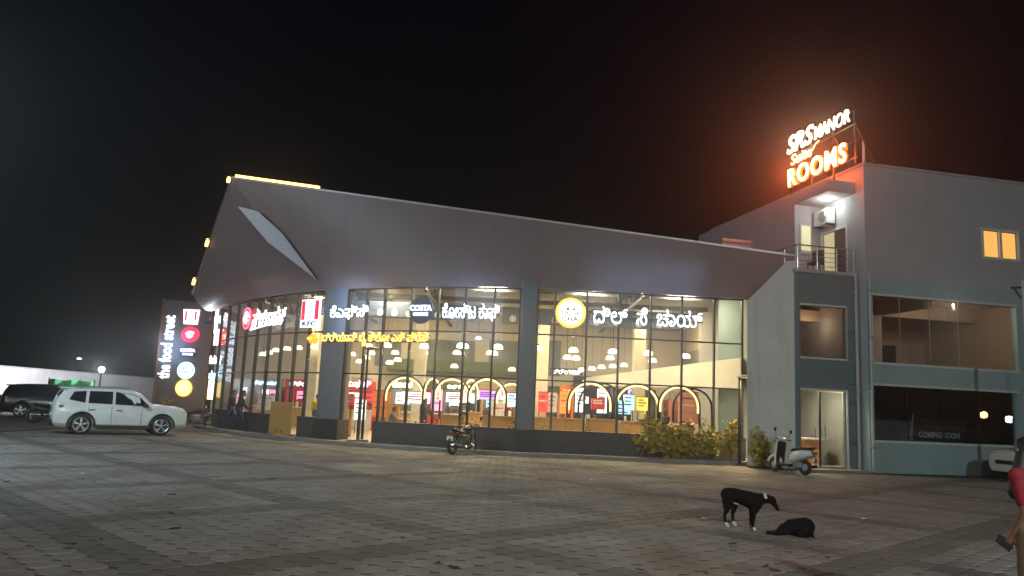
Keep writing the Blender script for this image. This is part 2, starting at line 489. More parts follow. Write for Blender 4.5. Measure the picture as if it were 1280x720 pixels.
nk = 32
for k in range(nk):
    q = []
    for t in (k/nk*s_k1+.008, (k+1)/nk*s_k1-.008):
        q.append((gc(t, KERB-.155)[0], gc(t, KERB)[0]))
    (a0, b0), (a1, b1) = q; zt = .13+random.uniform(-.008, .008)
    MB().hexa([(a0.x, a0.y, -.03), (a1.x, a1.y, -.03), (b1.x, b1.y, -.03), (b0.x, b0.y, -.03), (a0.x, a0.y, zt), (a1.x, a1.y, zt), (b1.x, b1.y, zt-.01), (b0.x, b0.y, zt-.01)]).build('kerb_stone', M_kerb, kerb)

# plinth (dark brick low wall), broken at the entrances
def strip_wall(s0, s1, offi, offo, z0, z1, name, mat, n=None, uv=False):
    n = n or max(1, int((s1-s0)/.5)); mb = MB(); vs_ = []; fs_ = []; uvs = []
    for k in range(n+1):
        s = s0+(s1-s0)*k/n; i_ = gc(s, offi)[0]; o_ = gc(s, offo)[0]
        vs_ += [(i_.x, i_.y, z0), (o_.x, o_.y, z0), (o_.x, o_.y, z1), (i_.x, i_.y, z1)]; uvs.append(s)
    for k in range(n):
        b = k*4
        fs_ += [(b+1, b+5, b+6, b+2), (b+2, b+6, b+7, b+3), (b+3, b+7, b+4, b), (b, b+4, b+5, b+1)]
    fs_ += [(0, 1, 2, 3), (n*4+3, n*4+2, n*4+1, n*4)]
    me = bpy.data.meshes.new(name); me.from_pydata(vs_, [], fs_)
    if uv:
        ul = me.uv_layers.new(name='UVMap')
        for p in me.polygons:
            for li in p.loop_indices:
                vi = me.loops[li].vertex_index; ul.data[li].uv = (s0+(s1-s0)*(vi//4)/n, vs_[vi][2])
    return obj(name, me, mat, fc)
s_a, s_b, s_c, s_d = s_of(467, 540), s_of(425, 540), s_of(373, 540), s_of(344, 535)
for q0, q1 in ((0.0, s_a), (s_b, s_c), (s_d, s_end)):
    strip_wall(q0, q1, -.12, .12, .02, GZ0, 'brick_plinth', M_brick, uv=True)
    strip_wall(q0, q1, -.15, .15, GZ0+.002, GZ0+.05, 'plinth_coping', pm('dark_coping', (.05, .05, .055), .6), )
# columns, mullions, transoms, panes
MU = [927, 892, 852, 813, 773, 733, 693, 672, 650, 618, 582, 548, 515, 481, 459, 437, 408, 390, 373, 356, 340, 325, 311, 299, 288, 279]
MS = [s_of(u, 400) for u in MU]
for u0, u1 in ((672, 650), (437, 408)):
    sm_ = (s_of(u0, 400)+s_of(u1, 400))/2; p, d, nn = gc(sm_, .02); w = abs(s_of(u0, 400)-s_of(u1, 400))/2-.03
    ang = math.atan2(d.y, d.x)
    c = MB().box(-w, w, -.3, .16, 0.02, GZ1+.3).xf(Matrix.Translation((p.x, p.y, 0)) @ Matrix.Rotation(ang, 4, 'Z')).build('column', M_col, fc, bevel=.04)
    MB().box(-w-.06, w+.06, -.36, .22, .021, GZ0+.02).xf(Matrix.Translation((p.x, p.y, 0)) @ Matrix.Rotation(ang, 4, 'Z')).build('column_base', M_brick, fc)
for s in MS:
    p, d, nn = gc(s, .05); ang = math.atan2(d.y, d.x)
    z0 = GZ0+.05 if not (s_a < s < s_b or s_c < s < s_d) else FZ
    MB().box(-.028, .028, -.07, .07, z0, GZ1).xf(Matrix.Translation((p.x, p.y, 0)) @ Matrix.Rotation(ang, 4, 'Z')).build('mullion', M_mull, fc)
for z in (T1, T2, GZ1-.03):
    for q0, q1 in zip(MS, MS[1:]):
        p, d, _ = gc(q0, .05); q, d2, _ = gc(q1, .05); dd = (q-p).normalized()
        MB().bar((p.x+dd.x*.03, p.y+dd.y*.03, z), (q.x-dd.x*.03, q.y-dd.y*.03, z), .11, .05).build('transom', M_mull, fc)
for k, (q0, q1) in enumerate(zip(MS, MS[1:])):
    if (MU[k], MU[k+1]) in ((672, 650), (437, 408)): continue
    p = gc(q0, .05)[0]; q = gc(q1, .05)[0]; dd = (q-p).normalized()*.03; p = p+dd; q = q-dd; nrm = Vector((-dd.y, dd.x))*.2
    mid = (q0+q1)/2; open_ = s_a-.1 < mid < s_b or s_c-.1 < mid < s_d
    for r, (z0, z1) in enumerate(((FZ if open_ else GZ0+.06, T1-.03), (T1+.03, T2-.03), (T2+.03, GZ1-.06))):
        if open_ and r == 0 and s_a-.1 < mid < s_b: continue      # open doorway
        MB().hexa([(p.x-nrm.x, p.y-nrm.y, z0), (q.x-nrm.x, q.y-nrm.y, z0), (q.x+nrm.x, q.y+nrm.y, z0), (p.x+nrm.x, p.y+nrm.y, z0),
                   (p.x-nrm.x, p.y-nrm.y, z1), (q.x-nrm.x, q.y-nrm.y, z1), (q.x+nrm.x, q.y+nrm.y, z1), (p.x+nrm.x, p.y+nrm.y, z1)]).build('pane', M_glass, fc)
# fascia: big folded, tilted panels between the glass head and a rising top edge
UR = PY(997, 320, 26.75); UA = PY(290, 222, 29.6); UM = UR.lerp(UA, .84)
LR = Vector((8.52, 27.62, GZ1-.06)); TIP = PY(240, 367, 36.2)
low = []
s_f = s_of(396, 364)
for k in range(25):
    p = gc(s_f*k/24, .16)[0]; low.append(Vector((p.x, p.y, GZ1)))
low[0] = LR
mb = MB()
ups = [UR.lerp(UA, k/24) for k in range(25)]
NV = 8
grid = []
for k in range(25):
    for j in range(NV+1):
        grid.append(low[k].lerp(ups[k], j/NV))
mb.add(grid, [(k*(NV+1)+j, (k+1)*(NV+1)+j, (k+1)*(NV+1)+j+1, k*(NV+1)+j+1) for k in range(24) for j in range(NV)])
fo = mb.build('fascia', M_fascia, fc, smooth=True)
# left facet: fan from the apex to the curved glass head and the tip
FOLD = low[-1]; S1 = FOLD.lerp(UA, .92)+Vector((.35, -.55, .05))
lowL = [FOLD]
for k in range(1, 13):
    p = gc(s_f+(s_end-s_f)*k/12, .16)[0]; lowL.append(Vector((p.x, p.y, GZ1)))
FAR = Vector((lowL[-1].x-.25, lowL[-1].y+.6, GZ1))
mb = MB()
vs_ = [UA]+lowL; fs_ = []
uppL = [UA.lerp(TIP, k/12) for k in range(13)]
NV2 = 6; gv = []
for k in range(13):
    for j in range(NV2+1):
        a_, b_ = lowL[k], uppL[k]; t_ = j/NV2
        gv.append(a_.lerp(b_, t_)-Vector((0, 0, .45*math.sin(math.pi*t_)*(k/12))))
mb.add(gv, [(k*(NV2+1)+j, (k+1)*(NV2+1)+j, (k+1)*(NV2+1)+j+1, k*(NV2+1)+j+1) for k in range(12) for j in range(NV2)])
mb.build('fascia_side', M_fascia, fc, smooth=True)
# thin fold between the two, standing proud; its pale colour carries the light on it
def fold_pt(u, v, dy):
    t = (348-v)/126; return PY(u, v, FOLD.y+(UA.y-FOLD.y)*t-.3-.5*(1-t)+dy)
fq = [fold_pt(u, v, 0) for u, v in ((297, 258), (322, 264), (352, 291), (395, 349), (335, 303))]
MB().add(fq+[p+Vector((0, .35, 0)) for p in fq], [(0, 1, 2, 4), (4, 2, 3), (9, 7, 6, 5), (8, 7, 9), (0, 5, 6, 1), (1, 6, 7, 2), (2, 7, 8, 3), (3, 8, 9, 4), (4, 9, 5, 0)]).build('fascia_fold', pm('fold_lit_panel', (.42, .39, .42), .5, 0, .05), fc)
# edge cappings and the roof plane behind
MB().bar(UR, UA, .09, .07).build('edge_capping', pm('capping_metal', (.45, .43, .42), .4, .4), fc)
MB().bar(UA, TIP, .09, .09).build('edge_capping', M_fascia, fc)
BK = [Vector((9.9, 47, 7.0)), Vector((-14, 47, 7.4))]
MB().add([UR, UA, BK[1], BK[0]], [(0, 1, 2, 3)]).build('roof', pm('roof_sheet', (.12, .12, .13), .6), fc)
MB().add([UA, TIP, Vector((-16.4, 44, 6.0)), BK[1]], [(0, 1, 2, 3)]).build('roof', MATS['roof_sheet'], fc)
MB().add([TIP, lowL[-1], Vector((-15.6, 46, GZ1)), Vector((-16.4, 44, 6.0))], [(0, 1, 2, 3)]).build('eave_soffit', M_fascia, fc)
led = thing('edge_light_strip', 'long warm yellow light strip along the fascia top edge', 'light strip')
l0, l1 = UA.lerp(UR, .008), UA.lerp(UR, .17); up = Vector((0, -.05, .07))
MB().bar(l0+up, l1+up, .1, .1).build('lamp_tube', em('strip_glow', (1, .6, .17), 3.2, True), led)
MB().bar(l0+up*.3, l1+up*.3, .12, .05).build('housing', M_metal_dark, led)
for k, (u, v) in enumerate([(288, 227), (262, 302), (242.5, 349)]):
    t = (.02, .52, .88)[k]; p = UA.lerp(TIP, t)+Vector((-.07, -.07, 0)); d_ = (TIP-UA).normalized()*(.2 if k else .1)
    o = thing('edge_lamp', ['small warm lamp at the very peak of the fascia', 'small warm lamp halfway down the sloping fascia edge', 'small warm lamp near the low end of the sloping fascia edge'][k], 'lamp', p)
    MB().bar(-d_, d_, .12, .14).build('lamp_lens', MATS['strip_glow'], o); MB().bar(-d_*1.1+Vector((.06, .05, 0)), d_*1.1+Vector((.06, .05, 0)), .16, .08).build('housing', M_metal_dark, o)
# end wall (pale concrete) on the right
fw = [PY(u, v, 26.25) for u, v in ((934, 579), (999, 586), (998, 326), (984, 326), (934, 376))]
fw[0].z = fw[1].z = .02; bwk = [Vector((8.5, 27.9, .02)), Vector((10.15, 27.9, .02)), Vector((10.15, 27.9, fw[2].z)), Vector((9.95, 27.9, fw[3].z)), Vector((8.5, 27.9, fw[4].z))]
MB().add(fw+bwk, [(0, 1, 2, 3, 4), (9, 8, 7, 6, 5), (0, 5, 6, 1), (1, 6, 7, 2), (2, 7, 8, 3), (3, 8, 9, 4), (4, 9, 5, 0)]).build('end_wall', M_concrete, fc)
# hall shell: back wall, ceiling, side wall
HB = 42.0
MB().box(-15.65, 9.6, HB, HB+.2, FZ, 7).build('back_wall', M_beige, fc)
MB().box(9.3, 9.5, 28.2, HB, FZ, 7).build('side_wall', M_beige, fc)
MB().box(9.16, 9.3, 28.3, HB, 3.7, 4.75).build('side_beam', pm('grey_beam', (.2, .2, .19), .8), fc)
MB().box(9.2, 9.3, 28.3, HB, FZ+.01, 3.65).build('side_panel', pm('pale_panel', (.6, .57, .52), .7), fc)
bh = [PY(731, 482, 39.4), PY(926, 486, 29.2), PY(926, 447, 29.2), PY(731, 472, 39.4)]
MB().add(bh+[p+Vector((.25, .35, 0)) for p in bh], [(0, 1, 2, 3), (7, 6, 5, 4), (0, 4, 5, 1), (1, 5, 6, 2), (2, 6, 7, 3), (3, 7, 4, 0)]).build('bulkhead', pm('pale_bulkhead', (.62, .58, .5), .7), fc)
cv = [gc(GL[-1]*k/40*.93, -.1)[0] for k in range(41)]
cvp = [(p.x, p.y) for p in cv]+[(-15.2, HB), (9.3, HB)]
MB().prism(cvp, 6.55, 6.65, 'Z').build('ceiling', pm('hall_ceiling', (.34, .33, .31), .9), fc)
for x in (-11, -7.2, -3.2, .8, 4.8):
    tr = MB(); y0 = curve_y(x)+.5
    tr.bar((x, y0, 6.45), (x, HB, 6.45), .1); tr.bar((x, y0, 5.75), (x, HB, 5.75), .1)
    yy = y0; k = 0
    while yy < HB-1.3:
        tr.bar((x, yy, 6.45 if k % 2 else 5.75), (x, yy+1.2, 5.75 if k % 2 else 6.45), .06); yy += 1.2; k += 1
    tr.build('roof_truss', pm('truss_steel', (.07, .085, .11), .5, .3), fc)
for y in (31.5, 35, 38.5):
    MB().box({31.5: -7.7, 35: -11.0, 38.5: -12.9}[y], 9.2, y, y+.12, 6.2, 6.4).build('purlin', MATS['truss_steel'], fc)
for (u0, u1, v0, v1) in ((395, 412, 425, 455), (536, 592, 424, 460), (612, 648, 425, 458), (680, 700, 425, 470), (470, 500, 424, 458)):
    a, b = PY(u0, v0, HB-.05), PY(u1, v1, HB-.05)
    w_ = MB().box(a.x, b.x, HB-.05, HB-.005, b.z, a.z).build('clerestory_window', pm('dim_window', (.14, .16, .16), .25), fc)
for x in (-9.3, -4.2, 1.6, 6.2):
    MB().box(x-.28, x+.28, 37.2, 37.75, FZ, 6.5).build('hall_column', pm('cream_column', (.6, .54, .4), .7), fc, bevel=.02)
# duct with round jets
for (x0, x1) in ((-8.6, -1.2), (-.4, 7.4)):
    dct = thing('air_duct', 'dark blue ceiling duct with round white jets, %s' % ('over the round coffee emblem' if x0 < -5 else 'behind the yellow rimmed emblem'), 'duct', (0, 0, 0))
    MB().box(x0, x1, 33.6, 34.2, 5.2, 5.85).build('duct_body', pm('blue_duct', (.05, .075, .12), .5), dct, bevel=.03)
    x = x0+.5
    while x < x1-.2:
        MB().torus((x, 33.58, 5.36), .115, .028, 16, 6).build('jet_ring', pm('jet_white', (.6, .6, .6), .5), dct); MB().disc((x, 5.36), .06, 33.55, 33.59, 12).build('jet_core', MATS['jet_white'], dct); x += .62 if x0 < -5 else .9
# ---------------------------------------------------------------- things inside the hall
# ceiling light panels (give the hall its light)
k = 0
for (x, y) in ((-9.2, 36.5), (-5.2, 33), (-5.2, 38.6), (-.8, 31), (-.8, 36), (3.2, 30.8), (3.2, 36), (6.9, 31), (6.9, 37)):
    o = thing('ceiling_light_panel', 'square white ceiling light panel high under the hall roof trusses', 'ceiling light', (x, y, 6.5), 0, 'ceiling light panels of the hall')
    MB().box(-.6, .6, -.6, .6, -.05, .04).build('housing', M_white, o)
    light('panel_light', 'AREA', (0, 0, -.09), 400, (1, .77, .45), o, 1.1)
for k in range(11):
    s_ = s_of([905, 860, 815, 770, 720, 640, 600, 560, 520, 480, 370][k], 400); p, d, nn = gc(s_, -.75)
    o = thing('downlight', 'small warm downlight close behind the glass head', 'ceiling light', (p.x, p.y, 6.5), 0, 'downlights along the glass'); MB().lathe([(0, -.02), (.09, -.02), (.11, .05), (0, .05)], 12).build('can', M_metal_dark, o); MB().lathe([(0, -.03), (.08, -.028)], 12).build('lens', em('down_glow', (1, .8, .5), 3), o)
    light('down_light', 'SPOT', (0, 0, -.1), 260, (1, .72, .38), o, .08, (0, 0, 0), R(80))
# pendants
def horizon(u): return 507.4+.0445*(u-640)
PEND = [(328.6,443),(336,441),(345,438),(359,436),(373,435),(393,434),(429,444),(440,443),(461,433),(464,441.5),(458,447),(449.5,452),(484,432),(494,441),(497,450),(487,453.5),
        (530,433),(530,441),(528,456),(576.6,432.5),(571,441),(568,458),(622.6,434),(613,441.6),(640,462),(673,436),(673,463),(716.7,438),(709,447),(720,448),(766,440),(762.7,447.7),
        (727,462.7),(740,461),(752,459),(766,458),(780,456.7),(717,465.7),(810,441.7),(815.7,451),(857,445.7),(580,433),(617,442)]
W_dome = em('pendant_glow', (1, .84, .6), 1.7)
M_dome = pm('pendant_top', (.7, .66, .58), .5)
pd0 = None; PL = []
for (u, v) in PEND:
    yy = min(max(2.35*980/(horizon(u)-v), 31.5), 39.2)
    p = PY(u, v, yy)
    if yy < curve_y(p.x)+1: yy = curve_y(p.x)+1.2; p = PY(u, v, yy)
    if pd0 is None:
        pd0 = thing('pendant_lamp', 'warm dome pendant lamp hanging on a thin cord inside the hall', 'pendant lamp', p, 0, 'dome pendant lamps of the hall')
        MB().lathe([(.0, .13), (.08, .125), (.15, .09), (.19, .02), (.2, -.06), (.19, -.075), (.0, -.08)], 14).build('shade', W_dome, pd0, smooth=True)
        MB().cyl((0, 0, .12), (0, 0, .2), .03, .03, 8).build('cap', M_metal_dark, pd0)
        MB().cyl((0, 0, .2), (0, 0, 2.2), .008, .008, 5).build('cord', M_metal_dark, pd0)
    else: dup(pd0, p, 0)
    if yy < 35: PL.append(p)
for p in PL[::2]: light('pendant_light', 'POINT', (p.x, p.y, p.z-.3), 48, (1, .74, .42), None, .15)
# arches with gold light strips
def arch(u, wpx, vtop, depth, label, obl=0., lit=True):
    p = PY(u, vtop, depth); w = wpx*depth/980/2; h = p.z-FZ
    o = thing('lit_arch', label, 'arch', (p.x, depth, FZ), obl, 'gold lit arches between the seats')
    path = [(-w, 0, 0), (-w, 0, h-w*1.05)]+[(-w*math.cos(math.pi*k/16), 0, h-w+w*math.sin(math.pi*k/16)) for k in range(1, 16)]+[(w, 0, h-w*1.05), (w, 0, 0)]
    MB().tube(path, .045, 6).build('frame', M_metal_dark, o)
    wi = w-.075
    lo = h-w*1.28
    path = [(-wi, -.03, lo)]+[(-wi*math.cos(math.pi*k/16), -.03, h-w+wi*math.sin(math.pi*k/16)) for k in range(0, 17)]+[(wi, -.03, lo)]
    if lit: MB().tube(path, .042, 6).build('light_strip', em('arch_glow', (1, .68, .3), 1.9), o)
    return o
for a in ((507, 49, 470, 31.8, 'gold lit arch second bay in from the entrance', .15), (541, 44, 471, 32.3, 'gold lit arch turned sideways between two wide arches', 1.15), (566, 45, 472, 32.6, 'gold lit wide arch right behind the parked motorcycle', -.1),
          (589, 40, 473, 33, 'gold lit arch turned sideways, further from the entrance', 1.1), (610, 48, 472, 31, 'gold lit wide arch beside the big grey column', .1), (640, 42, 478, 33, 'gold lit arch partly behind the big grey column', .3),
          (738, 56, 477, 31.2, 'gold lit arch behind the plain glass bay left of the shrubs', .05), (797, 57, 480, 31.2, 'gold lit arch in the middle of three, behind the shrubs', .05), (849, 52, 482, 31.2, 'gold lit arch next to the pale side wall', .05),
          (752, 56, 479, 32.4, 'plain dark arch standing close behind a gold lit one', .05, False), (866, 48, 486, 32.4, 'plain dark arch behind the arch next to the side wall', .0, False)):
    arch(*a)
# wooden booth dividers along the glass
bi = 0
for (u0, u1, vt, dep, nm) in ((428, 441, 512, 32.6, 'narrow amber wooden panel inside the open doorway'), (553, 581, 519, 30.0, 'amber wooden booth back behind the motorcycle'), (603, 643, 520, 29.8, 'amber wooden booth back next to the grey column'),
                          (668, 728, 522, 30.2, 'long amber wooden booth back right of the grey column'), (732, 772, 524, 30.4, 'amber wooden booth back with plant, middle bays'), (776, 826, 527, 30.4, 'amber wooden booth back behind the first shrubs'), (484, 500, 505, 33.5, 'small amber cupboard under the first gold arch'), (586, 601, 516, 32, 'tall amber wooden partition between two arches')):
    a = PY(u0, vt, dep); b = PY(u1, vt, dep)
    o = thing('booth_divider', nm, 'booth', ((a.x+b.x)/2, dep, FZ), 0, 'amber wooden booths'); w = (b.x-a.x)/2; h = a.z-FZ
    MB().box(-w, w, -.06, .06, .06, h).build('panel', M_wood, o, bevel=.01); MB().box(-w-.02, w+.02, -.09, .09, h, h+.04).build('cap_rail', pm('amber_rail', (.62, .36, .13), .4), o)
    MB().box(-w+.03, w-.03, -.05, .05, 0, .06).build('skirting', M_metal_dark, o)
    MB().box(-w, w, .07, .5, .3, .38).build('bench_seat', pm('bench_pad', (.3, .16, .06), .6), o)
# stalls
def stall(u0, u1, dep, panel, counter, board, label, sign=None, signmat=None, vt=478, menu=None, nmenu=2, sv=468, lit_board=None, sw=.8):
    a = PY(u0, vt, dep); b = PY(u1, vt, dep); w = (b.x-a.x)/2; h = a.z-FZ
    o = thing('food_stall', label, 'food stall', ((a.x+b.x)/2, dep, FZ), 0, 'food stalls along the hall')
    MB().box(-w, w, 1.5, 1.6, 0, h).build('back_panel', panel, o)
    for sx in (-1, 1): MB().box(sx*w-.06, sx*w+.06, 0, 1.5, 0, h).build('side_post', panel, o)
    MB().box(-w+.07, w-.07, .05, .6, 0, .95).build('counter', counter, o); MB().box(-w+.05, w-.05, 0, .65, .95, 1.0).build('counter_top', M_white, o)
    MB().box(-w-.06, w+.06, -.05, .15, h, h+.42).build('sign_board', board, o)
    if menu:
        mw = (2*w-.3)/nmenu
        for k in range(nmenu):
            x = -w+.15+k*mw
            mobj = MB().box(x+.04, x+mw-.04, 1.4, 1.49, 1.35, h-.15).build('menu_board', menu[k % len(menu)], o)
            for r in range(4):
                MB().box(x+.1, x+mw-.12-.1*random.random()*mw, 1.38, 1.398, h-.4-r*.2, h-.34-r*.2).build('menu_line', pm('menu_ink', (.1, .07, .06), .6), mobj)
    for k in range(random.randint(2, 4)):
        x = random.uniform(-w+.25, w-.25); MB().lathe([(.0, 0), (.07, 0), (.09, .2), (.05, .26), (0, .27)], 10, (x, .3, 1.0)).build('jar', random.choice([M_white, pm('jar_red', (.5, .06, .04)), pm('jar_brown', (.25, .12, .05))]), o)
    if sign: lettering(o, sign, signmat or W_white, w=2*w*sw, x=-w*sw, z=h+.08, y=-.09, split=False, name='lettering', bold=.02)
    return o
G_wh = em('menu_white', (1, .96, .9), 1.9); G_pk = em('menu_pink', (1, .3, .5), 1.6); G_bl = em('menu_blue', (.4, .75, 1), 1.3); G_or = em('menu_orange', (1, .2, .03), 1.1); G_rd = em('menu_red', (1, .05, .04), 1.0); G_ye = em('menu_yellow', (1, .7, .1), 1.3); G_pu = em('menu_purple', (.6, .25, 1), 2.2)
C_red = pm('stall_red', (.5, .03, .03), .5); C_navy = pm('stall_navy', (.03, .035, .07), .5); C_gr = pm('stall_grey', (.28, .27, .26), .6); C_wh = pm('stall_white', (.6, .58, .55), .6); C_tan = pm('stall_tan', (.45, .3, .15), .6)
C_green = pm('stall_green', (.09, .12, .06), .6); C_or = pm('stall_orange', (.6, .16, .02), .5)
stall(313, 351, 40.2, C_gr, C_tan, C_gr, 'grey food stall with glowing white menus left of the red one', 'ಪಿಜ್ಜಾಹಟ್', em('sign_ice', (.55, .85, 1), 3.5), 482, [G_wh, G_pk], 3)
stall(358, 402, 40.0, C_red, C_tan, C_red, 'red food stall with pink menu glow beside the entrance pillar', 'ಬಿರಿಯಾನಿ', MATS['sign_ice'], 484, [G_pk, G_wh], 2)
stall(425, 468, 39.6, C_red, C_wh, C_red, 'red kiosk seen straight through the open doorway', 'ಕೆಎಫ್ಸಿ', em('sign_pale', (.9, .8, 1), 3), 486, [G_wh, G_rd], 2)
stall(486, 531, 40.2, C_gr, C_tan, C_green, 'food stall with tilted white menu under a green board', 'ಕೋಸ್ಟ', W_warm, 486, [G_wh, C_wh], 2)
stall(534, 551, 39.8, C_red, C_red, C_green, 'narrow red and white stall between two gold arches', None, None, 486, [G_pk, G_wh], 1)
stall(555, 597, 40.3, C_gr, C_tan, C_green, 'food stall with wide pale blue menus under a green board', 'ಕಾಫಿ ಕೋಸ್ಟ', W_warm, 488, [G_wh, G_bl], 2)
stall(603, 646, 40.2, C_tan, C_tan, C_tan, 'tan food stall with pale blue menus beside the grey column', None, None, 490, [G_bl, G_wh, G_or], 3)
stall(668, 700, 40.2, C_wh, C_tan, C_green, 'white stall with red poster right of the grey column', None, None, 492, [G_rd, C_wh], 2)
stall(701, 716, 39.9, C_or, C_or, C_or, 'narrow bright orange stall front', 'ಚಾಯ್', W_gold, 492, [G_or], 1)
stall(718, 768, 40.2, C_navy, C_tan, C_navy, 'dark navy food stall with small white menus', 'ದಿಲ್ ಸೆ ಚಾಯ್', W_white, 480, [G_wh, C_navy, G_wh], 3, sw=.6)
st = stall(772, 818, 40.2, C_navy, C_tan, C_navy, 'dark stall with purple lit letters and a blue menu', 'BR', G_pu, 496, [G_bl, G_ye], 2, sw=.45)
stall(838, 884, 40.0, pm('stall_rose', (.55, .2, .18), .6), C_tan, C_gr, 'rose coloured stall panel next to the pale side wall', None, None, 500, None)
gs = thing('hedge_strip', 'long green artificial hedge strip above the back stalls', 'hedge', (0, 41.4, 0))
MB().box(-6.4, .8, 0, .4, 3.25, 3.85).build('box', C_green, gs)
for k, (u, v, dep, w, h, mt, lab) in enumerate(((476, 505, 37, .8, 1.2, C_or, 'orange upright standee right of the red kiosk'), (520, 497, 36.5, 1.3, .5, G_wh, 'tilted white screen hung under the first gold arch'), (546, 500, 37, .5, 1.0, G_pk, 'pink lit poster between two arches'),
        (575, 497, 37, 1.3, .45, G_wh, 'wide white screen behind the motorcycle'), (583, 512, 36, .7, .5, C_navy, 'navy display case behind the motorcycle'), (612, 494, 36.5, 1.1, .4, G_pu, 'violet lit strip screen beside the column'), (622, 512, 35.5, .6, .8, C_wh, 'white fridge beside the column'), (641, 500, 35.5, .5, .6, G_bl, 'pale blue poster at the column edge'),
        (679, 503, 36.5, .45, .9, G_rd, 'red lit poster right of the column'), (691, 503, 36.6, .4, .9, C_wh, 'white upright panel right of the red poster'), (706, 503, 36, .45, 1.0, G_or, 'orange lit poster right of the white panel'), (729, 500, 37, .5, .3, G_wh, 'small white screen in the dark stall'), (748, 505, 36, .6, .5, C_red, 'red display case before the dark stall'),
        (786, 503, 36.5, .5, .7, G_bl, 'pale blue lit poster under purple letters'), (803, 505, 37, .5, .6, G_ye, 'yellow lit poster beside the cook'), (865, 510, 36, 1.1, 1.4, pm('rose_panel', (.6, .25, .2), .6), 'tall rose panel behind the last arch'), (300, 505, 39.5, .4, 1.0, G_pk, 'pink lit poster behind the curved glass'), (302, 488, 39.5, .3, .35, G_bl, 'small blue disc poster behind the curved glass'),
        (332, 503, 38.5, .8, .7, C_wh, 'white display case behind the walkers'), (450, 512, 35.5, .5, .9, G_wh, 'white lit drinks fridge seen through the doorway'), (436, 500, 37, .4, .5, C_red, 'dark red poster inside the doorway'))):
    p = PY(u, v, dep); lit = 'lit' in lab or 'screen' in lab
    o = thing('poster_board' if lit else 'display_unit', lab, 'display', (p.x, dep, FZ), 0, 'boards and displays in the hall'); zc = p.z-FZ
    z0 = max(.05, zc-h/2) if not lit else zc-h/2
    MB().box(-w/2, w/2, 0, .06 if lit else .4, z0, zc+h/2).build('panel', mt, o, bevel=.01); MB().box(-w/2-.03, w/2+.03, .01, .05, zc+h/2, zc+h/2+.04).build('frame', M_metal_dark, o)
    for sx in (-1, 1): MB().cyl((sx*w*.4, .1, 0), (sx*w*.4, .1, z0+.02), .02, None, 6).build('leg', M_metal_dark, o)
    for r in range(3): MB().box(-w*.4, w*random.uniform(.05, .4), -.012, -.001, zc+h*(.3-.22*r)-.03, zc+h*(.3-.22*r)+.03).build('print_line', random.choice([MATS['menu_ink'], C_wh, C_red, C_gr]), o)
# floating neon sign over the doorway zone (white inner sign right of the column)
o = thing('inner_sign', 'small white lit script sign above the white stall with red poster', 'sign', PY(708, 468, 39.4)); lettering(o, 'ಬಿರಿಯಾನಿ', W_white, w=1.5, x=-.75, z=0, bold=.02, split=False, name='lettering')
MB().box(-.8, .8, .03, .07, -.02, .3).build('rail', M_metal_dark, o); MB().cyl((0, .05, .3), (0, .05, 2.8), .012).build('hanger', M_metal_dark, o)
bn = thing('teal_ceiling_lamp', 'bright turquoise spot lamp under the trusses', 'lamp', PY(598, 424, 37)); MB().lathe([(0, .12), (.1, .1), (.14, 0), (0, -.01)], 12).build('lens', em('teal_glow', (.3, 1, .95), 8), bn); MB().cyl((0, 0, .1), (0, 0, 1.6), .015).build('stem', M_metal_dark, bn)
# tables, chairs and plants behind the glass
def chair(x, y, rz, label, mat):
    o = thing('dining_chair', label, 'chair', (x, y, FZ), rz, 'chairs in the hall')
    MB().box(-.21, .21, -.21, .21, .43, .47).build('seat', mat, o, bevel=.01); MB().box(-.21, .21, .18, .22, .5, .85).build('backrest', mat, o, bevel=.01)
    for sx in (-1, 1):
        for sy in (-1, 1): MB().cyl((sx*.18, sy*.18, 0), (sx*.18, sy*.18, .85 if sy > 0 else .43), .015, None, 6).build('leg', M_metal_dark, o)
def table(x, y, label):
    o = thing('dining_table', label, 'table', (x, y, FZ), 0, 'tables in the hall')
    MB().lathe([(0, .74), (.4, .74), (.4, .77), (0, .77)], 20).build('table_top', M_wood, o); MB().cyl((0, 0, .03), (0, 0, .74), .035).build('stem', M_metal_dark, o); MB().lathe([(0, 0), (.25, 0), (.24, .03), (0, .04)], 16).build('base', M_metal_dark, o)
M_orch = pm('orange_plastic', (.6, .17, .05), .5)
for (u, dep, lab) in ((520, 32.5, 'round wooden table under the first gold arch'), (500, 34.5, 'round wooden table behind the seated diner'), (615, 34, 'round wooden table behind the column side booth'), (700, 33, 'round wooden table in front of the white stall'), (790, 33.4, 'round wooden table in front of the purple lit stall')):
    p = PY(u, 520, dep); table(p.x, dep, lab)
    chair(p.x-.75, dep+.1, R(90), 'orange chair left of the '+lab, M_orch if dep < 33 else M_wood); chair(p.x+.75, dep-.1, R(-90), 'orange chair right of the '+lab if dep < 33 else 'wooden chair right of the '+lab, M_orch if dep < 33 else M_wood)
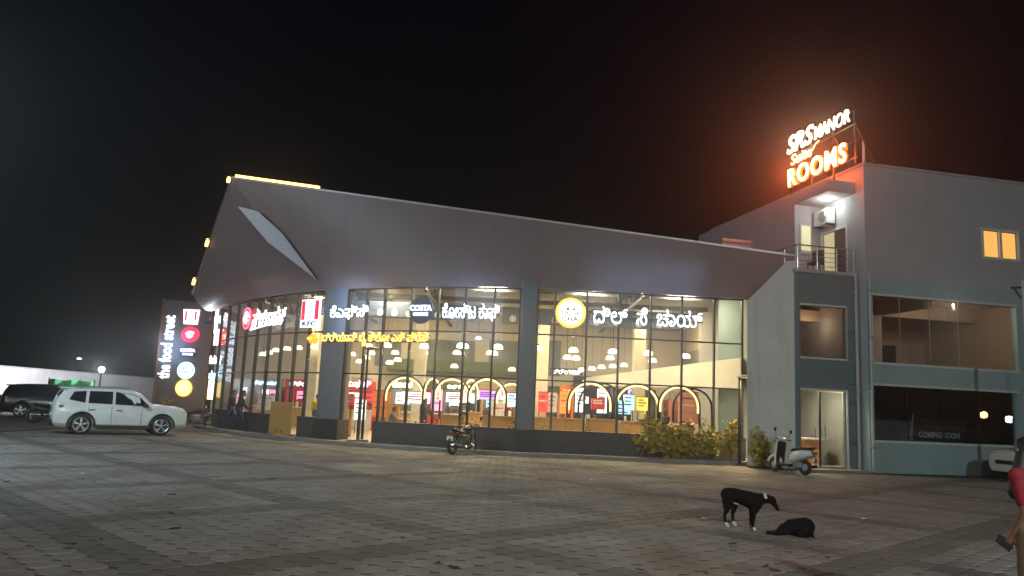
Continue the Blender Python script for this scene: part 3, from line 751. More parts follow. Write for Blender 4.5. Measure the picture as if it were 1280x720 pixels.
def leafy(name, label, cat, loc, h, r, n, mat, group, stemmat, size=.09, parent=None, squash=1., seed=0):
    rnd = random.Random(seed*31+5); o = thing(name, label, cat, loc, 0, group); mb = MB(); st = MB()
    ns = max(4, int(r*16)); tips = []
    for k in range(ns):
        a = rnd.uniform(0, 6.28); q = rnd.uniform(.15, 1)*r; hh = h*rnd.uniform(.55, 1.0)*(1-.35*(q/r)**2)
        tip = Vector((q*math.cos(a), q*math.sin(a)*squash, hh)); mid = Vector((tip.x*.45, tip.y*.45, hh*.55)); tips.append((mid, tip))
        st.tube([(tip.x*.08, tip.y*.08, 0), mid, tip], [.012, .008, .003], 5)
    for k in range(n):
        mid, tip = rnd.choice(tips); t = rnd.uniform(-.6, 1.05)
        c = mid.lerp(tip, t) if t > 0 else mid*(1+t*.7); c = c+Vector((rnd.gauss(0, .085), rnd.gauss(0, .085), rnd.gauss(0, .07)))
        if c.z < .05: c.z = .05+rnd.random()*.1
        d = Vector((rnd.gauss(0, 1), rnd.gauss(0, 1), rnd.gauss(.1, .6))).normalized(); s = size*rnd.uniform(.6, 1.35)
        w_ = d.cross(Vector((rnd.gauss(0, 1), rnd.gauss(0, 1), rnd.gauss(0, 1)))).normalized()*s*.36; bend = Vector((0, 0, -s*.18))
        mb.add([c, c+d*s*.45+w_, c+d*s+bend, c+d*s*.45-w_], [(0, 1, 2), (0, 2, 3)])
    mb.build('foliage', mat, o); st.build('stem', stemmat, o)
    return o
M_leaf = pm('shrub_leaf', (.33, .27, .05), .55, 0, .35, 9); M_leafd = pm('house_leaf', (.05, .09, .03), .55, 0, .3, 9); M_stem = pm('plant_stem', (.12, .09, .05), .8)
for (u, dep, lab) in ((549, 30.2, 'potted plant left of the motorcycle handlebar'), (594, 29.6, 'potted plant between two amber booths'), (640, 29.2, 'potted plant against the big grey column'), (684, 29.6, 'potted plant on the long amber booth'), (735, 29.8, 'potted plant at the end of the long amber booth')):
    p = PY(u, 530, dep); o = leafy('potted_plant', lab, 'plant', (p.x, dep, FZ), 1.15, .22, 120, M_leafd, 'potted plants behind the glass', M_stem, .1, seed=u)
    MB().lathe([(0, 0), (.14, 0), (.19, .38), (.16, .38), (.15, .32), (0, .32)], 14).build('pot', pm('pot_clay', (.25, .14, .08), .7), o)

# doorway bits: glass door leaf swung open, wooden board in the second opening
p, d, nn = gc((s_a+s_b)/2-.62, .05)
gd = thing('glass_door', 'glass door leaf with steel handle swung open at the entrance', 'door', (p.x, p.y, FZ), math.atan2(d.y, d.x)+R(75))
MB().box(0, .95, -.006, .006, .02, 2.3).build('pane', M_glass, gd); MB().cyl((.85, -.05, .8), (.85, -.05, 1.3), .014).build('handle', M_chrome, gd); MB().box(0, .95, -.02, .02, 0, .07).build('bottom_rail', M_alloy, gd)
p, d, nn = gc((s_c+s_d)/2, .3)
wb = thing('wooden_board', 'tall amber wooden board closing an opening behind the walkers', 'board', (p.x, p.y, .1), math.atan2(-d.y, -d.x))
hw = abs(s_d-s_c)/2-.05
MB().box(-hw, hw, -.02, .02, .02, 1.3).build('panel', M_wood, wb, bevel=.01)
for sx in (-1, 1): MB().box(sx*hw*.2-.05, sx*hw*.2+.05, -.03, -.021, .14, .2).build('slot', M_black, wb); MB().box(sx*hw*.8-.03, sx*hw*.8+.03, .02, .3, 0, .05).build('foot', M_metal_dark, wb)

# ---------------------------------------------------------------- facade signs
def facade_frame(u, off=.46):
    s = s_of(u, 400); p, d, nn = gc(s, off); return p, math.atan2(-d.y, -d.x), s
def zat(u, v, s, off=.46):
    p, d, nn = gc(s, off); q = PPL(u, v, Vector((p.x, p.y, 0)), Vector((nn.x, nn.y, 0))); return q
def fsign(name, label, u0, u1, v0, v1, body=None, mat=None, shear=0., bold=.006, glow=None, cat='sign', back=None):
    um = (u0+u1)/2; p, rz, s = facade_frame(um)
    A = zat(u0, (v0+v1)/2, s); B = zat(u1, (v0+v1)/2, s); T = zat(um, v0, s); Bt = zat(um, v1, s)
    o = thing(name, label, cat, (p.x, p.y, Bt.z), rz); w = (B-A).to_2d().length; h = T.z-Bt.z
    off = (A.to_2d()-Vector((p.x, p.y))).dot(Vector((math.cos(rz), math.sin(rz))))
    # the row drops a little from left to right as the frame does
    if body: lettering(o, body, mat or W_white, w=w, h=h, x=off, z=0, bold=bold, shear=shear)
    if back: MB().box(off-.03, off+w+.03, .05, .08, h*.3, h*.3+.05).build('rail', M_metal_dark, o); MB().box(off-.03, off+w+.03, .05, .08, h*.7, h*.7+.05).build('rail', M_metal_dark, o)
    if glow: light('sign_light', 'AREA', (off+w/2, -.35, h/2), glow[0], glow[1], o, max(w, .5), (R(90), 0, 0))
    return o, off, w, h
WB = (.36, .6, 1)
fsign('lit_sign', 'white lit Kannada letters spelling the fried chicken name', 413, 460, 381, 399, 'ಕೆಎಫ್ಸಿ', None, 0, .002, (26, WB), back=True)
fsign('lit_sign', 'white lit Kannada letters right of the round blue coffee emblem', 553, 624, 379, 401, 'ಕೋಸ್ಟ ಕಾಫಿ', None, 0, .002, (22, WB), back=True)
fsign('lit_sign', 'white lit Kannada letters right of the yellow rimmed round emblem', 742, 878, 385, 407, 'ದಿಲ್  ಸೆ  ಚಾಯ್', None, 0, .002, (22, WB), back=True)
fsign('lit_sign', 'amber lit Kannada letters in a long row over the entrance', 402, 536, 415, 433, 'ಬಿರಿಯಾನಿ ಬೈ ಕಿಲೋ ಎಕ್ ಪ್ರೆಸ್', em('amber_letters', (1, .58, .1), 1.5), 0, .002, (12, (1, .5, .1)), back=True)
o, off, w, h = fsign('lit_sign', 'slanted white lit script with underline beside the red roundel', 316, 357, 384, 407, 'ಪಿಜ್ಜಾಹಟ್', None, .25, .003, (5, (1, .6, .7)), back=True)
MB().bar((off-.05, -.03, -.12), (off+w*.95, -.03, h*.22), .05, .05).build('underline', W_white, o); MB().bar((off-.05, -.03, -.12), (off+.25, -.03, .14), .05, .05).build('underline', W_white, o)
def roundel(name, label, u, v, rpx, build, cat='sign', rxf=1.):
    p, rz, s = facade_frame(u, .2); q = zat(u, v, s, .2); dist = q.y
    o = thing(name, label, cat, (q.x, q.y, q.z), rz); build(o, rpx*dist/980); return o
def b_red(o, r):
    MB().disc((0, 0), r, -.02, .05, 28).build('disc', em('roundel_red', (1, .02, .06), 2.2), o)
    MB().torus((0, -.02, 0), r, .03, 28, 6).build('rim', em('roundel_rim', (1, .15, .2), 2.5), o)
    mb = MB(); mb.tube([(-r*.6, -.05, -.05*r), (-r*.1, -.05, r*.3), (r*.1, -.05, r*.55), (r*.45, -.05, .35*r), (r*.7, -.05, .1*r)], r*.12, 6); mb.tube([(-.45*r, -.05, -.3*r), (0, -.05, -.15*r), (.5*r, -.05, -.25*r)], r*.12, 6); mb.tube([(-.1*r, -.05, .3*r), (.05*r, -.05, -.55*r)], r*.1, 6)
    mb.build('swash', W_white, o)
roundel('round_sign', 'red lit roundel with white swash left of the slanted script', 309, 398, 13, b_red)
def b_costa(o, r):
    MB().disc((0, 0), r, -.01, .05, 32).build('disc', pm('deep_blue', (.012, .03, .09), .5), o)
    MB().torus((0, -.01, 0), r, .02, 32, 6).build('rim', pm('rim_blue', (.03, .08, .2), .4), o)
    lettering(o, 'COSTA', W_white, w=r*1.85, h=r*.45, x=-r*.92, z=-.02, y=-.05, bold=.035); lettering(o, 'COFFEE', W_white, w=r*1.25, h=r*.24, x=-r*.62, z=-r*.42, y=-.05, bold=.03)
roundel('round_sign', 'round dark blue emblem with white coffee lettering', 526.5, 388, 16.5, b_costa)
def b_dil(o, r):
    n = 34; poly = []
    for k in range(n*2):
        a = math.pi*k/n; q = r*(1.0 if k % 2 else .945); poly.append((q*math.cos(a), q*math.sin(a)))
    MB().prism(poly, -.01, .05).build('scalloped_rim', em('rim_gold', (1, .5, .05), 1.6), o)
    MB().disc((0, 0), r*.8, -.03, -.012, 32).build('disc', em('face_cream', (1, .95, .82), 1.9), o)
    ink = pm('emblem_ink', (.05, .03, .02), .6)
    lettering(o, 'DIL SE', ink, w=r*1.2, h=r*.26, x=-r*.6, z=-r*.16, y=-.045, bold=.02, ext=.008); lettering(o, 'CHAI', ink, w=r*1.15, h=r*.32, x=-r*.575, z=-r*.56, y=-.045, bold=.025, ext=.008)
    mb = MB()
    for sx in (-1, 1): mb.tube([(sx*.04*r, -.045, r*.36), (sx*.16*r, -.045, r*.44), (sx*.32*r, -.045, r*.36)], r*.03, 5); mb.lathe([(0, 0), (.07*r, 0), (.1*r, .13*r), (0, .14*r)], 8, (sx*.2*r, -.04, r*.16))
    mb.tube([(-.1*r, -.045, r*.6), (0, -.045, r*.66), (.1*r, -.045, r*.6)], r*.03, 5)
    mb.build('motif', ink, o)
roundel('round_sign', 'round cream emblem with scalloped yellow rim over the right bays', 713.5, 391, 19.5, b_dil)
def b_pot(o, r):
    MB().lathe([(0, -r), (.6*r, -.95*r), (.95*r, -.45*r), (r, 0), (.8*r, .5*r), (.35*r, .75*r), (.45*r, .85*r), (0, .9*r)], 18).build('pot', em('pot_glow', (1, .3, .02), 1.5), o, smooth=True)
    MB().cyl((0, 0, .85*r), (0, 0, 1.35*r), .12*r, .06*r, 8).build('knob', em('pot_flame', (1, .5, .05), 2.5), o)
    MB().box(-.55*r, .55*r, -1.03*r, -.9*r, -.25*r, .15*r).build('band', em('pot_band', (1, .6, .1), 2.2), o)
roundel('round_sign', 'small orange lit pot emblem left of the amber letters', 391.5, 423, 6.5, b_pot)
# red and white striped board
p, rz, s = facade_frame(393, .22); A, B = zat(382, 390, s, .22), zat(405, 390, s, .22); T, Bt = zat(393, 374, s, .22), zat(393, 409, s, .22)
o = thing('striped_board', 'white lit board with red stripes and black letters', 'sign', (p.x, p.y, Bt.z), rz); w = (B-A).to_2d().length; h = T.z-Bt.z
MB().box(-w/2, w/2, -.02, .06, 0, h).build('board', em('board_white', (.8, .93, 1), 1.5), o, bevel=.01)
for x0, x1 in ((-.46, -.28), (.26, .46)): MB().box(w*x0, w*x1, -.035, -.021, h*.27, h*.95).build('stripe', em('stripe_red', (.8, .02, .06), .9), o)
lettering(o, 'KFC', pm('board_ink', (.02, .025, .04), .5), w=w*.75, h=h*.17, x=-w*.36, z=h*.05, y=-.04, ext=.01, bold=.02)
for k, zz in enumerate((.72, .52, .36)): MB().tube([(-.12*w, -.035, h*(zz+.1)), (0, -.035, h*zz), (.12*w, -.035, h*(zz+.1))], .018, 5).build('mark', pm('board_teal', (.05, .2, .24), .5), o)
# signs on the left flank, seen nearly edge-on
s = next(GL[i] for i in range(len(GC)) if GC[i].y > 39.3)
for k, (sv, z, w, h, body, mat, lab) in enumerate(((0, 5.05, 1.5, .55, 'ಕೆಎಫ್ಸಿ', W_white, 'white lit letters topmost on the left flank'), (.3, 3.0, 1.5, .5, 'ಕೋಸ್ಟ ಕಾಫಿ', W_white, 'white lit letters low on the left flank'), (.2, 2.3, 1.2, .42, 'ಚಾಯ್', em('sign_ice2', (.5, .85, 1), 4), 'pale blue lit letters lowest on the left flank'))):
    p, d, nn = gc(s+sv, .12); o = thing('lit_sign', lab, 'sign', (p.x, p.y, z), R(-48))
    lettering(o, body, mat, w=w, h=h, x=-w*.35, z=0, bold=.01); MB().box(-w*.35, w*.65, .05, .08, .1, .15).build('rail', M_metal_dark, o)
p, d, nn = gc(s+.1, .1)
o = thing('red_board', 'red and white lit board on the left flank between letter rows', 'sign', (p.x, p.y, 4.0), R(-48)); MB().box(-.4, .5, 0, .12, 0, .8).build('board', em('flank_pink', (1, .55, .6), 2.6), o); MB().box(.5, .95, -.05, .1, .05, .65).build('red_box', em('flank_red', (1, .06, .02), 2.2), o)
p, d, nn = gc(s-.1, .1)
o = thing('tall_board', 'narrow pale lit board upright at the left flank corner', 'sign', (p.x, p.y, 1.3), R(-48)); MB().box(-.6, .25, 0, .1, 0, .95).build('board', em('flank_cream', (1, .8, .45), 2.2), o); MB().box(-.55, -.35, -.02, .08, 3.3, 4.75).build('blade', W_white, o); MB().box(-.5, -.4, .08, .1, .95, 3.3).build('bracket', M_metal_dark, o)
o = thing('flank_uplight', 'small floodlight hung under the left fascia corner', 'floodlight', (-14.55, 37.7, 4.95), 0)
MB().box(-.13, .13, -.09, .09, -.07, .07).build('housing', M_metal_dark, o); MB().cyl((0, .1, 0), (.1, .3, 1.2), .02, None, 6).build('stem', M_metal_dark, o)
light('uplight', 'SPOT', (0, 0, .1), 130, (.72, .84, 1), o, .1, spot=R(150), target=(0, .1, 2))

# ================================================================ pylon wall with vertical sign
PYY = 41.0
a, b = PY(208, 375, PYY), PY(271, 380, PYY); bl = PY(198, 505, PYY)
py = thing('sign_wall', 'dark brown free standing wall slab with vertical lit lettering', 'sign wall', (0, 0, 0))
M_pyl = pm('brown_cladding', (.13, .1, .1), .6, 0, .1, 1.5)
MB().prism([(-18.15, 0), (-15.75, 0), (-15.75, 6.28), (-18.15, 6.35)], PYY, PYY+.5).build('slab', M_pyl, py)
MB().box(-18.3, -18.16, PYY-.03, PYY+.55, 0, 6.42).build('edge_trim', pm('copper_trim', (.3, .14, .08), .5, .3), py)
def on(u, v, y=PYY-.06): return PY(u, v, y)
# vertical text reads upward
c0, c1 = on(204, 472), on(219, 395)
Lt = (c1-c0).length
vs_, fs_ = textmesh('the food street', 1, .03, .02)
xs = [q[0] for q in vs_]; zs = [q[2] for q in vs_]; sx = 3.3/(max(xs)-min(xs)); sz = .62/(max(zs)-min(zs))
dirv = Vector((0, 0, 1)); sidev = Vector((-1, 0, 0))
tx = thing('vertical_sign', 'white lit vertical lettering on the brown sign wall', 'sign', (c0.x+.12, PYY-.05, c0.z-.05))
Pn = [(-(q[2]-min(zs))*sz+.62-.45, q[1], (q[0]-min(xs))*sx) for q in vs_]
import collections
mbt = MB(); mbt.add(Pn, fs_); whole = mbt.mesh('letter')
bm = bmesh.new(); bm.from_mesh(whole); seen = set(); groups = []
for f in bm.faces:
    if f.index in seen: continue
    stack = [f]; comp = []
    while stack:
        q = stack.pop()
        if q.index in seen: continue
        seen.add(q.index); comp.append([tuple(v.co) for v in q.verts])
        for e in q.edges:
            for g2 in e.link_faces:
                if g2.index not in seen: stack.append(g2)
    groups.append(comp)
bm.free()
for comp in groups:
    mbl = MB()
    for poly in comp: mbl.add(poly, [tuple(range(len(poly)))])
    mbl.build('letter', W_white, tx)
light('sign_light', 'AREA', (0, -.5, 1.6), 30, WB, tx, 1.5, (R(90), 0, 0))
def plate(u, v, label, fn, name='brand_plate'):
    q = on(u, v, PYY-.08); o = thing(name, label, 'sign', (q.x, q.y, q.z), 0, 'emblems stacked on the sign wall'); fn(o); return o
def pl1(o):
    MB().prism([(-.42, .38), (.42, .38), (.36, -.38), (-.34, -.38)], 0, .07).build('plate', em('plate_white', (.95, .93, 1), 2.4), o)
    for x in (-.3, .2): MB().box(x, x+.1, -.02, -.003, -.2, .3).build('stripe', em('plate_red', (.9, .02, .05), 1), o)
plate(238.5, 396, 'white plate with red stripes topmost on the sign wall', pl1)
def pl2(o):
    MB().disc((0, 0), .4, 0, .07, 28, .46).build('plate', MATS['roundel_red'], o); mb = MB(); mb.tube([(-.2, -.03, 0), (-.05, -.03, .14), (.1, -.03, .12), (.2, -.03, .05)], .06, 6); mb.tube([(-.15, -.03, -.1), (.15, -.03, -.08)], .06, 6); mb.tube([(0, -.03, .1), (0, -.03, -.2)], .05, 6); mb.build('swash', W_white, o)
plate(237.5, 418, 'red oval emblem on the sign wall', pl2)
def pl3(o):
    MB().box(-.4, .4, .02, .06, -.22, .2).build('plate', MATS['deep_blue'], o); lettering(o, 'COSTA', W_white, w=.78, h=.18, x=-.39, z=0, bold=.03, split=False, name='lettering'); lettering(o, 'COFFEE', W_white, w=.55, h=.11, x=-.27, z=-.17, bold=.03, split=False, name='lettering')
plate(234.5, 440, 'dark plate with white two line lettering on the sign wall', pl3)
def pl4(o):
    MB().disc((0, 0), .44, 0, .07, 28).build('plate', em('plate_ice', (.6, .9, 1), 2.0), o); MB().torus((0, -.01, 0), .36, .02, 28, 5).build('ring', pm('plate_blue', (.05, .2, .3), .5), o)
    mb = MB(); mb.tube([(-.2, -.02, .05), (0, -.02, .15), (.2, -.02, .05)], .025, 5); mb.tube([(-.2, -.02, -.1), (0, -.02, -.05), (.2, -.02, -.12)], .025, 5); mb.build('mark', MATS['plate_blue'], o)
plate(232, 463, 'pale blue round emblem on the sign wall', pl4)
plate(229.5, 485, 'yellow round emblem lowest on the sign wall', lambda o: (MB().disc((0, 0), .4, 0, .07, 28).build('plate', em('plate_yellow', (1, .72, .2), 2.2), o), MB().torus((0, 0, 0), .41, .03, 28, 5).build('rim', MATS['rim_gold'], o)))
leafy('low_shrub', 'small dry shrub at the foot of the brown sign wall', 'shrub', (-17.3, 40.2, 0), 1.5, .6, 260, M_leaf, None, M_stem, .13, seed=3)

# ================================================================ boundary wall, shade net, far lamps
wa, wb_ = PZ(-60, 452, 2.75), PZ(197, 472.5, 2.75)
bw = thing('boundary_wall', 'long white plastered boundary wall behind the parked cars', 'wall', (0, 0, 0))
M_bw = pm('white_plaster', (.72, .68, .66), .85, 0, .1, .7, .2, 20, streak=.3)
dirw = (wb_-wa).normalized(); far = wb_+dirw*8; near = wa-dirw*14
nb = 9
for k in range(nb):
    p, q = near.lerp(far, k/nb), near.lerp(far, (k+1)/nb)
    MB().bar((p.x, p.y, 1.33), (q.x-dirw.x*.02, q.y-dirw.y*.02, 1.33), .22, 2.72).build('wall_panel', M_bw, bw)
    MB().bar((p.x, p.y, 2.72), (q.x, q.y, 2.72), .32, .08).build('coping', pm('wall_coping', (.5, .48, .46), .8), bw)
sn = PY(88, 483, 47.5)
so = thing('shade_net', 'green shade net panel on poles in front of the white wall', 'shade net', (sn.x, 47.5, 0), R(12))
mb = MB(); N = 14
for k in range(N+1):
    for j in range(6): mb.v.append((-1.2+2.5*k/N, .12*math.sin(k*1.3+j*.5), .75+1.25*j/5+.04*math.sin(k)))
mb.f = [(k*6+j, (k+1)*6+j, (k+1)*6+j+1, k*6+j+1) for k in range(N) for j in range(5)]
mb.build('net', pm('green_net', (.02, .2, .06), .6, 0, .25, 4), so, smooth=True)
for x in (-1.2, 1.3): MB().cyl((x, 0, 0), (x, 0, 2.1), .04).build('pole', M_metal_dark, so)
light('green_work_light', 'POINT', (.05, -.5, 1.35), 14, (.2, 1, .35), so, .08); MB().lathe([(0, .06), (.07, 0), (0, -.06)], 10, (.05, -.45, 1.35)).build('work_lamp', em('green_lamp', (.3, 1, .4), 6), so); MB().cyl((.05, -.45, 0), (.05, -.45, 1.3), .02).build('lamp_stand', M_metal_dark, so)
lp = PY(127, 462, 46)
lo_ = thing('wall_lamp', 'white globe lamp on a pole before the white wall', 'lamp', (lp.x, 46, 0)); MB().cyl((0, 0, 0), (0, 0, lp.z-.1), .045).build('pole', M_metal_dark, lo_); MB().lathe([(0, .17), (.12, .12), (.17, 0), (.12, -.12), (0, -.17)], 16, (0, 0, lp.z)).build('globe', em('globe_white', (.85, .95, 1), 20), lo_, smooth=True)
light('globe_light', 'POINT', (0, -.3, lp.z), 90, (.85, .93, 1), lo_, .2)
lp = PY(99, 448.5, 130)
lo_ = thing('far_lamp', 'tiny distant white street lamp above the white wall', 'street lamp', (lp.x, 130, 0)); MB().cyl((0, 0, 0), (0, 0, lp.z), .08).build('pole', M_metal_dark, lo_); MB().lathe([(0, .2), (.3, .1), (.38, -.05), (0, -.12)], 12, (0, 0, lp.z)).build('head', em('far_glow', (.9, .95, 1), 6), lo_, smooth=True)

# ================================================================ hotel building on the right
TH = R(12.7); KX = Vector((11.95, 26.1, 0))
ho = thing('hotel_building', 'grey three storey block with corner balcony and wide shop windows', 'building', KX, TH)
EX = Vector((math.cos(TH), math.sin(TH), 0)); EY = Vector((-math.sin(TH), math.cos(TH), 0))
M_hw = pm('grey_render', (.36, .365, .38), .8, 0, .1, .8, .2, 25, streak=.12)
M_hw2 = pm('dark_render', (.13, .18, .19), .8, 0, .12, 1.2, .2, 25)
M_trim = pm('white_trim', (.6, .6, .58), .5)
M_peach = pm('peach_wall', (.52, .42, .34), .85, 0, .06, 1)
HW, HD, HZ = 9.5, 11.2, 10.41
def holes(x0, x1, z0, z1, rects, y0, y1, name, mat, parent):
    """wall of boxes around rectangular openings"""
    xs = sorted({x0, x1}|{r[0] for r in rects}|{r[1] for r in rects})
    mb = MB()
    for xa, xb in zip(xs, xs[1:]):
        xm = (xa+xb)/2; cuts = sorted([(r[2], r[3]) for r in rects if r[0] < xm < r[1]]); z = z0
        for c0, c1 in cuts:
            if c0 > z: mb.box(xa, xb, y0, y1, z, c0)
            z = c1
        if z < z1: mb.box(xa, xb, y0, y1, z, z1)
    o = mb.build(name, mat, parent)
    bm = bmesh.new(); bm.from_mesh(o.data); bmesh.ops.remove_doubles(bm, verts=bm.verts, dist=.0005)
    dd = collections.Counter(); 
    for f in bm.faces: dd[tuple(round(c, 3) for c in f.calc_center_median())] += 1
    bmesh.ops.delete(bm, geom=[f for f in bm.faces if dd[tuple(round(c, 3) for c in f.calc_center_median())] > 1], context='FACES')
    bm.to_mesh(o.data); bm.free()
    return o
W1, W2, W3 = (.2, 6.05, 3.63, 5.88), (.12, 5.9, 1.06, 2.85), (4.8, 6.25, 7.6, 8.58)
M_teal = pm('teal_render', (.28, .38, .39), .75, 0, .12, .8, .2, 25, streak=.15)
holes(0, HW, 6.45, HZ, [W3], 0, .22, 'front_wall', M_hw, ho)
holes(0, HW, 0, 6.45, [W1, W2], -.003, .22, 'front_wall', M_teal, ho)
MB().box(-.04, HW, -.05, .3, HZ, HZ+.09).build('parapet_coping', pm('coping_grey', (.34, .33, .33), .7), ho)
MB().box(-.04, .3, .3, HD, HZ, HZ+.09).build('parapet_coping', MATS['coping_grey'], ho)
holes_side = [(.93, 2.5, 6.62, 8.5)]
# side wall A (plane a=0): build in rotated frame
mb = MB()
for (y0, y1, z0, z1) in ((.22, .93, 0, HZ), (.93, 2.5, 0, 6.6), (.93, 2.5, 8.5, HZ), (2.5, HD, 0, HZ)): mb.box(0, .2, y0, y1, z0, z1)
mb.build('side_wall', M_hw, ho)
MB().box(0, HW, HD, HD+.2, 0, HZ).build('rear_wall', M_hw, ho)
MB().box(.2, HW, .22, HD, HZ-.35, HZ-.15).build('roof_slab', M_hw2, ho)
for (x0, x1, z0, z1) in (W1, W2):   # thin trims, proud of the wall
    for (a0, a1, b0, b1) in ((x0-.07, x1+.05, z1, z1+.07), (x0-.07, x1+.05, z0-.08, z0), (x0-.07, x0, z0, z1)):
        MB().box(a0, a1, -.035, .05, b0, b1).build('window_trim', M_trim, ho)
# shop windows: panes between slim joints
def panes(rect, n, y, mat, parent, joint):
    x0, x1, z0, z1 = rect
    for k in range(n):
        a0, a1 = x0+(x1-x0)*k/n, x0+(x1-x0)*(k+1)/n
        MB().box(a0+.012, a1-.012, y, y+.012, z0, z1).build('pane', mat, parent)
        if k: MB().box(a0-.012, a0+.012, y-.004, y+.016, z0, z1).build('pane_joint', joint, parent)
panes(W1, 5, .12, glassm('clear_shop_glass', (.8, .82, .82), 1.0), ho, pm('joint_grey', (.35, .35, .34), .5))
panes(W2, 4, .12, glassm('tinted_shop_glass', (.8, .84, .86), 1.8, rough=.0), ho, M_metal_dark)
MB().box(.2, HW, .24, 7, 3.1, 3.3).build('floor_slab', M_hw2, ho)
# upper room
MB().box(.2, 8, 6.6, 6.75, 3.3, 6.4).build('room_wall', M_peach, ho); MB().box(.201, .26, .25, 6.6, 3.3, 6.4).build('room_wall', M_peach, ho)
MB().box(7.9, 8, .25, 6.6, 3.3, 6.4).build('room_wall', M_peach, ho); MB().box(.26, 7.9, .24, 6.6, 6.3, 6.4).build('room_ceiling', pm('room_ceiling', (.5, .4, .3), .9), ho)
MB().box(3.0, 3.35, .9, 6.6, 5.75, 6.3).build('room_beam', M_peach, ho); MB().box(.26, 7.9, 3.6, 3.95, 5.75, 6.29).build('room_beam', pm('beam_tan', (.4, .31, .24), .9), ho)
MB().box(2.75, 3.15, 3.3, 3.7, 3.3, 6.3).build('room_column', pm('room_column', (.4, .36, .32), .85), ho)
for (x0, x1) in ((1.2, 2.6), (4.3, 6.3)):
    w_ = MB().box(x0-.08, x1+.08, 6.54, 6.6, 3.95, 4.95).build('room_window', pm('brown_frame', (.08, .06, .05), .6), ho)
    for k in range(3): MB().box(x0+(x1-x0)*k/3+.03, x0+(x1-x0)*(k+1)/3-.03, 6.52, 6.545, 4.0, 4.9).build('pane', pm('night_pane', (.05, .065, .075), .12), w_)
o = thing('room_lamp', 'bare warm bulb inside the empty upper shop room', 'lamp', KX+EX*4.8+EY*1.5+Vector((0, 0, 6.05)), TH); MB().lathe([(0, .06), (.05, 0), (0, -.06)], 10).build('bulb', em('bulb_warm', (1, .7, .4), 5), o); MB().cyl((0, 0, .05), (0, 0, .24), .01).build('cord', M_metal_dark, o)
light('bulb_light', 'POINT', (0, 0, -.15), 75, (1, .76, .55), o, .1)
# lower dark shop
MB().box(.2, 8, 5.5, 5.6, 0, 3.1).build('room_wall', pm('dark_room', (.24, .27, .28), .9), ho); MB().box(.2, 8, .24, 5.5, .02, .05).build('room_floor', MATS['dark_room'], ho)
cs = thing('notice_banner', 'black banner with grey capital lettering behind the dark shop window', 'banner', KX+EX*2.75+EY*.3, TH)
MB().box(-.8, 1.3, 0, .03, 1.08, 1.85).build('cloth', pm('banner_black', (.02, .02, .022), .7), cs)
lettering(cs, 'COMING SOON', pm('banner_grey', (.75, .75, .75), .6), w=1.62, h=.2, x=-.62, z=1.2, y=-.01, ext=.005, bold=.025)
lettering(cs, 'ದಿಲ್ ಸೆ', pm('banner_dim', (.12, .12, .12), .6), w=1.2, h=.16, x=-.4, z=1.52, y=-.01, ext=.004, split=False, name='lettering')
MB().bar((-1.0, -.05, 1.07), (-.86, -.05, 1.95), .05, .03).build('leaning_batten', pm('batten', (.5, .42, .32), .7), cs)
# small lit window
x0, x1, z0, z1 = W3
wn = MB().box(x0-.08, x1+.08, -.04, .03, z0-.08, z0).build('window', M_trim, ho)
for r in ((x0-.08, x0, z0, z1), (x1, x1+.08, z0, z1), (x0-.08, x1+.08, z1, z1+.07), ((x0+x1)/2-.05, (x0+x1)/2+.05, z0, z1)): MB().box(r[0], r[1], -.03, .06, r[2], r[3]).build('frame', M_trim, wn)
for (a0, a1) in ((x0+.04, (x0+x1)/2-.08), ((x0+x1)/2+.08, x1-.04)): MB().box(a0, a1, .05, .06, z0+.03, z1-.03).build('pane', em('curtain_glow', (1, .5, .12), .75), wn)
MB().box(x0, x1, .1, .12, z0, z1).build('blind', pm('blind_tan', (.3, .2, .1), .8), wn)
# entrance block, b = .5
DB = .5
W4, D1 = (-2.18, -.43, 3.7, 5.44), (-2.2, -.48, .08, 2.6)
holes(-2.3, 0, 0, 6.55, [W4, D1], DB, DB+.2, 'entrance_wall', M_hw2, ho)
MB().box(-2.3, -2.1, DB+.2, 6, 0, 6.55).build('entrance_side', M_hw2, ho); MB().box(-2.36, .0, DB-.08, 6, 6.551, 6.67).build('balcony_slab', M_hw, ho)
MB().box(-.42, -.002, DB-.05, DB, 0, 6.5).build('pilaster', M_hw2, ho)
for r in ((-2.2, -.41, 5.44, 5.5), (-2.2, -.41, 3.64, 3.7), (-.43, -.38, 3.7, 5.44), (-2.22, -.43, 2.6, 2.66), (-.48, -.43, .08, 2.6)): MB().box(r[0], r[1], DB-.03, DB+.05, r[2], r[3]).build('window_trim', M_trim, ho)
panes(W4, 1, DB+.1, MATS['clear_shop_glass'], ho, M_trim)
MB().box(-2.1, 0, 4.4, 4.5, 0, 6.5).build('room_wall', M_peach, ho); MB().box(-2.09, 0, DB+.2, 4.4, 3.1, 3.3).build('floor_slab', M_peach, ho); MB().box(-2.09, 0, 2.6, 2.9, 5.2, 5.6).build('room_beam', M_peach, ho); MB().box(-2.09, -.01, DB+.2, 4.4, 6.0, 6.1).build('room_ceiling', MATS['room_ceiling'], ho)
light('stair_light', 'POINT', (-.6, 2.2, 5.0), 14, (1, .66, .4), ho, .1)
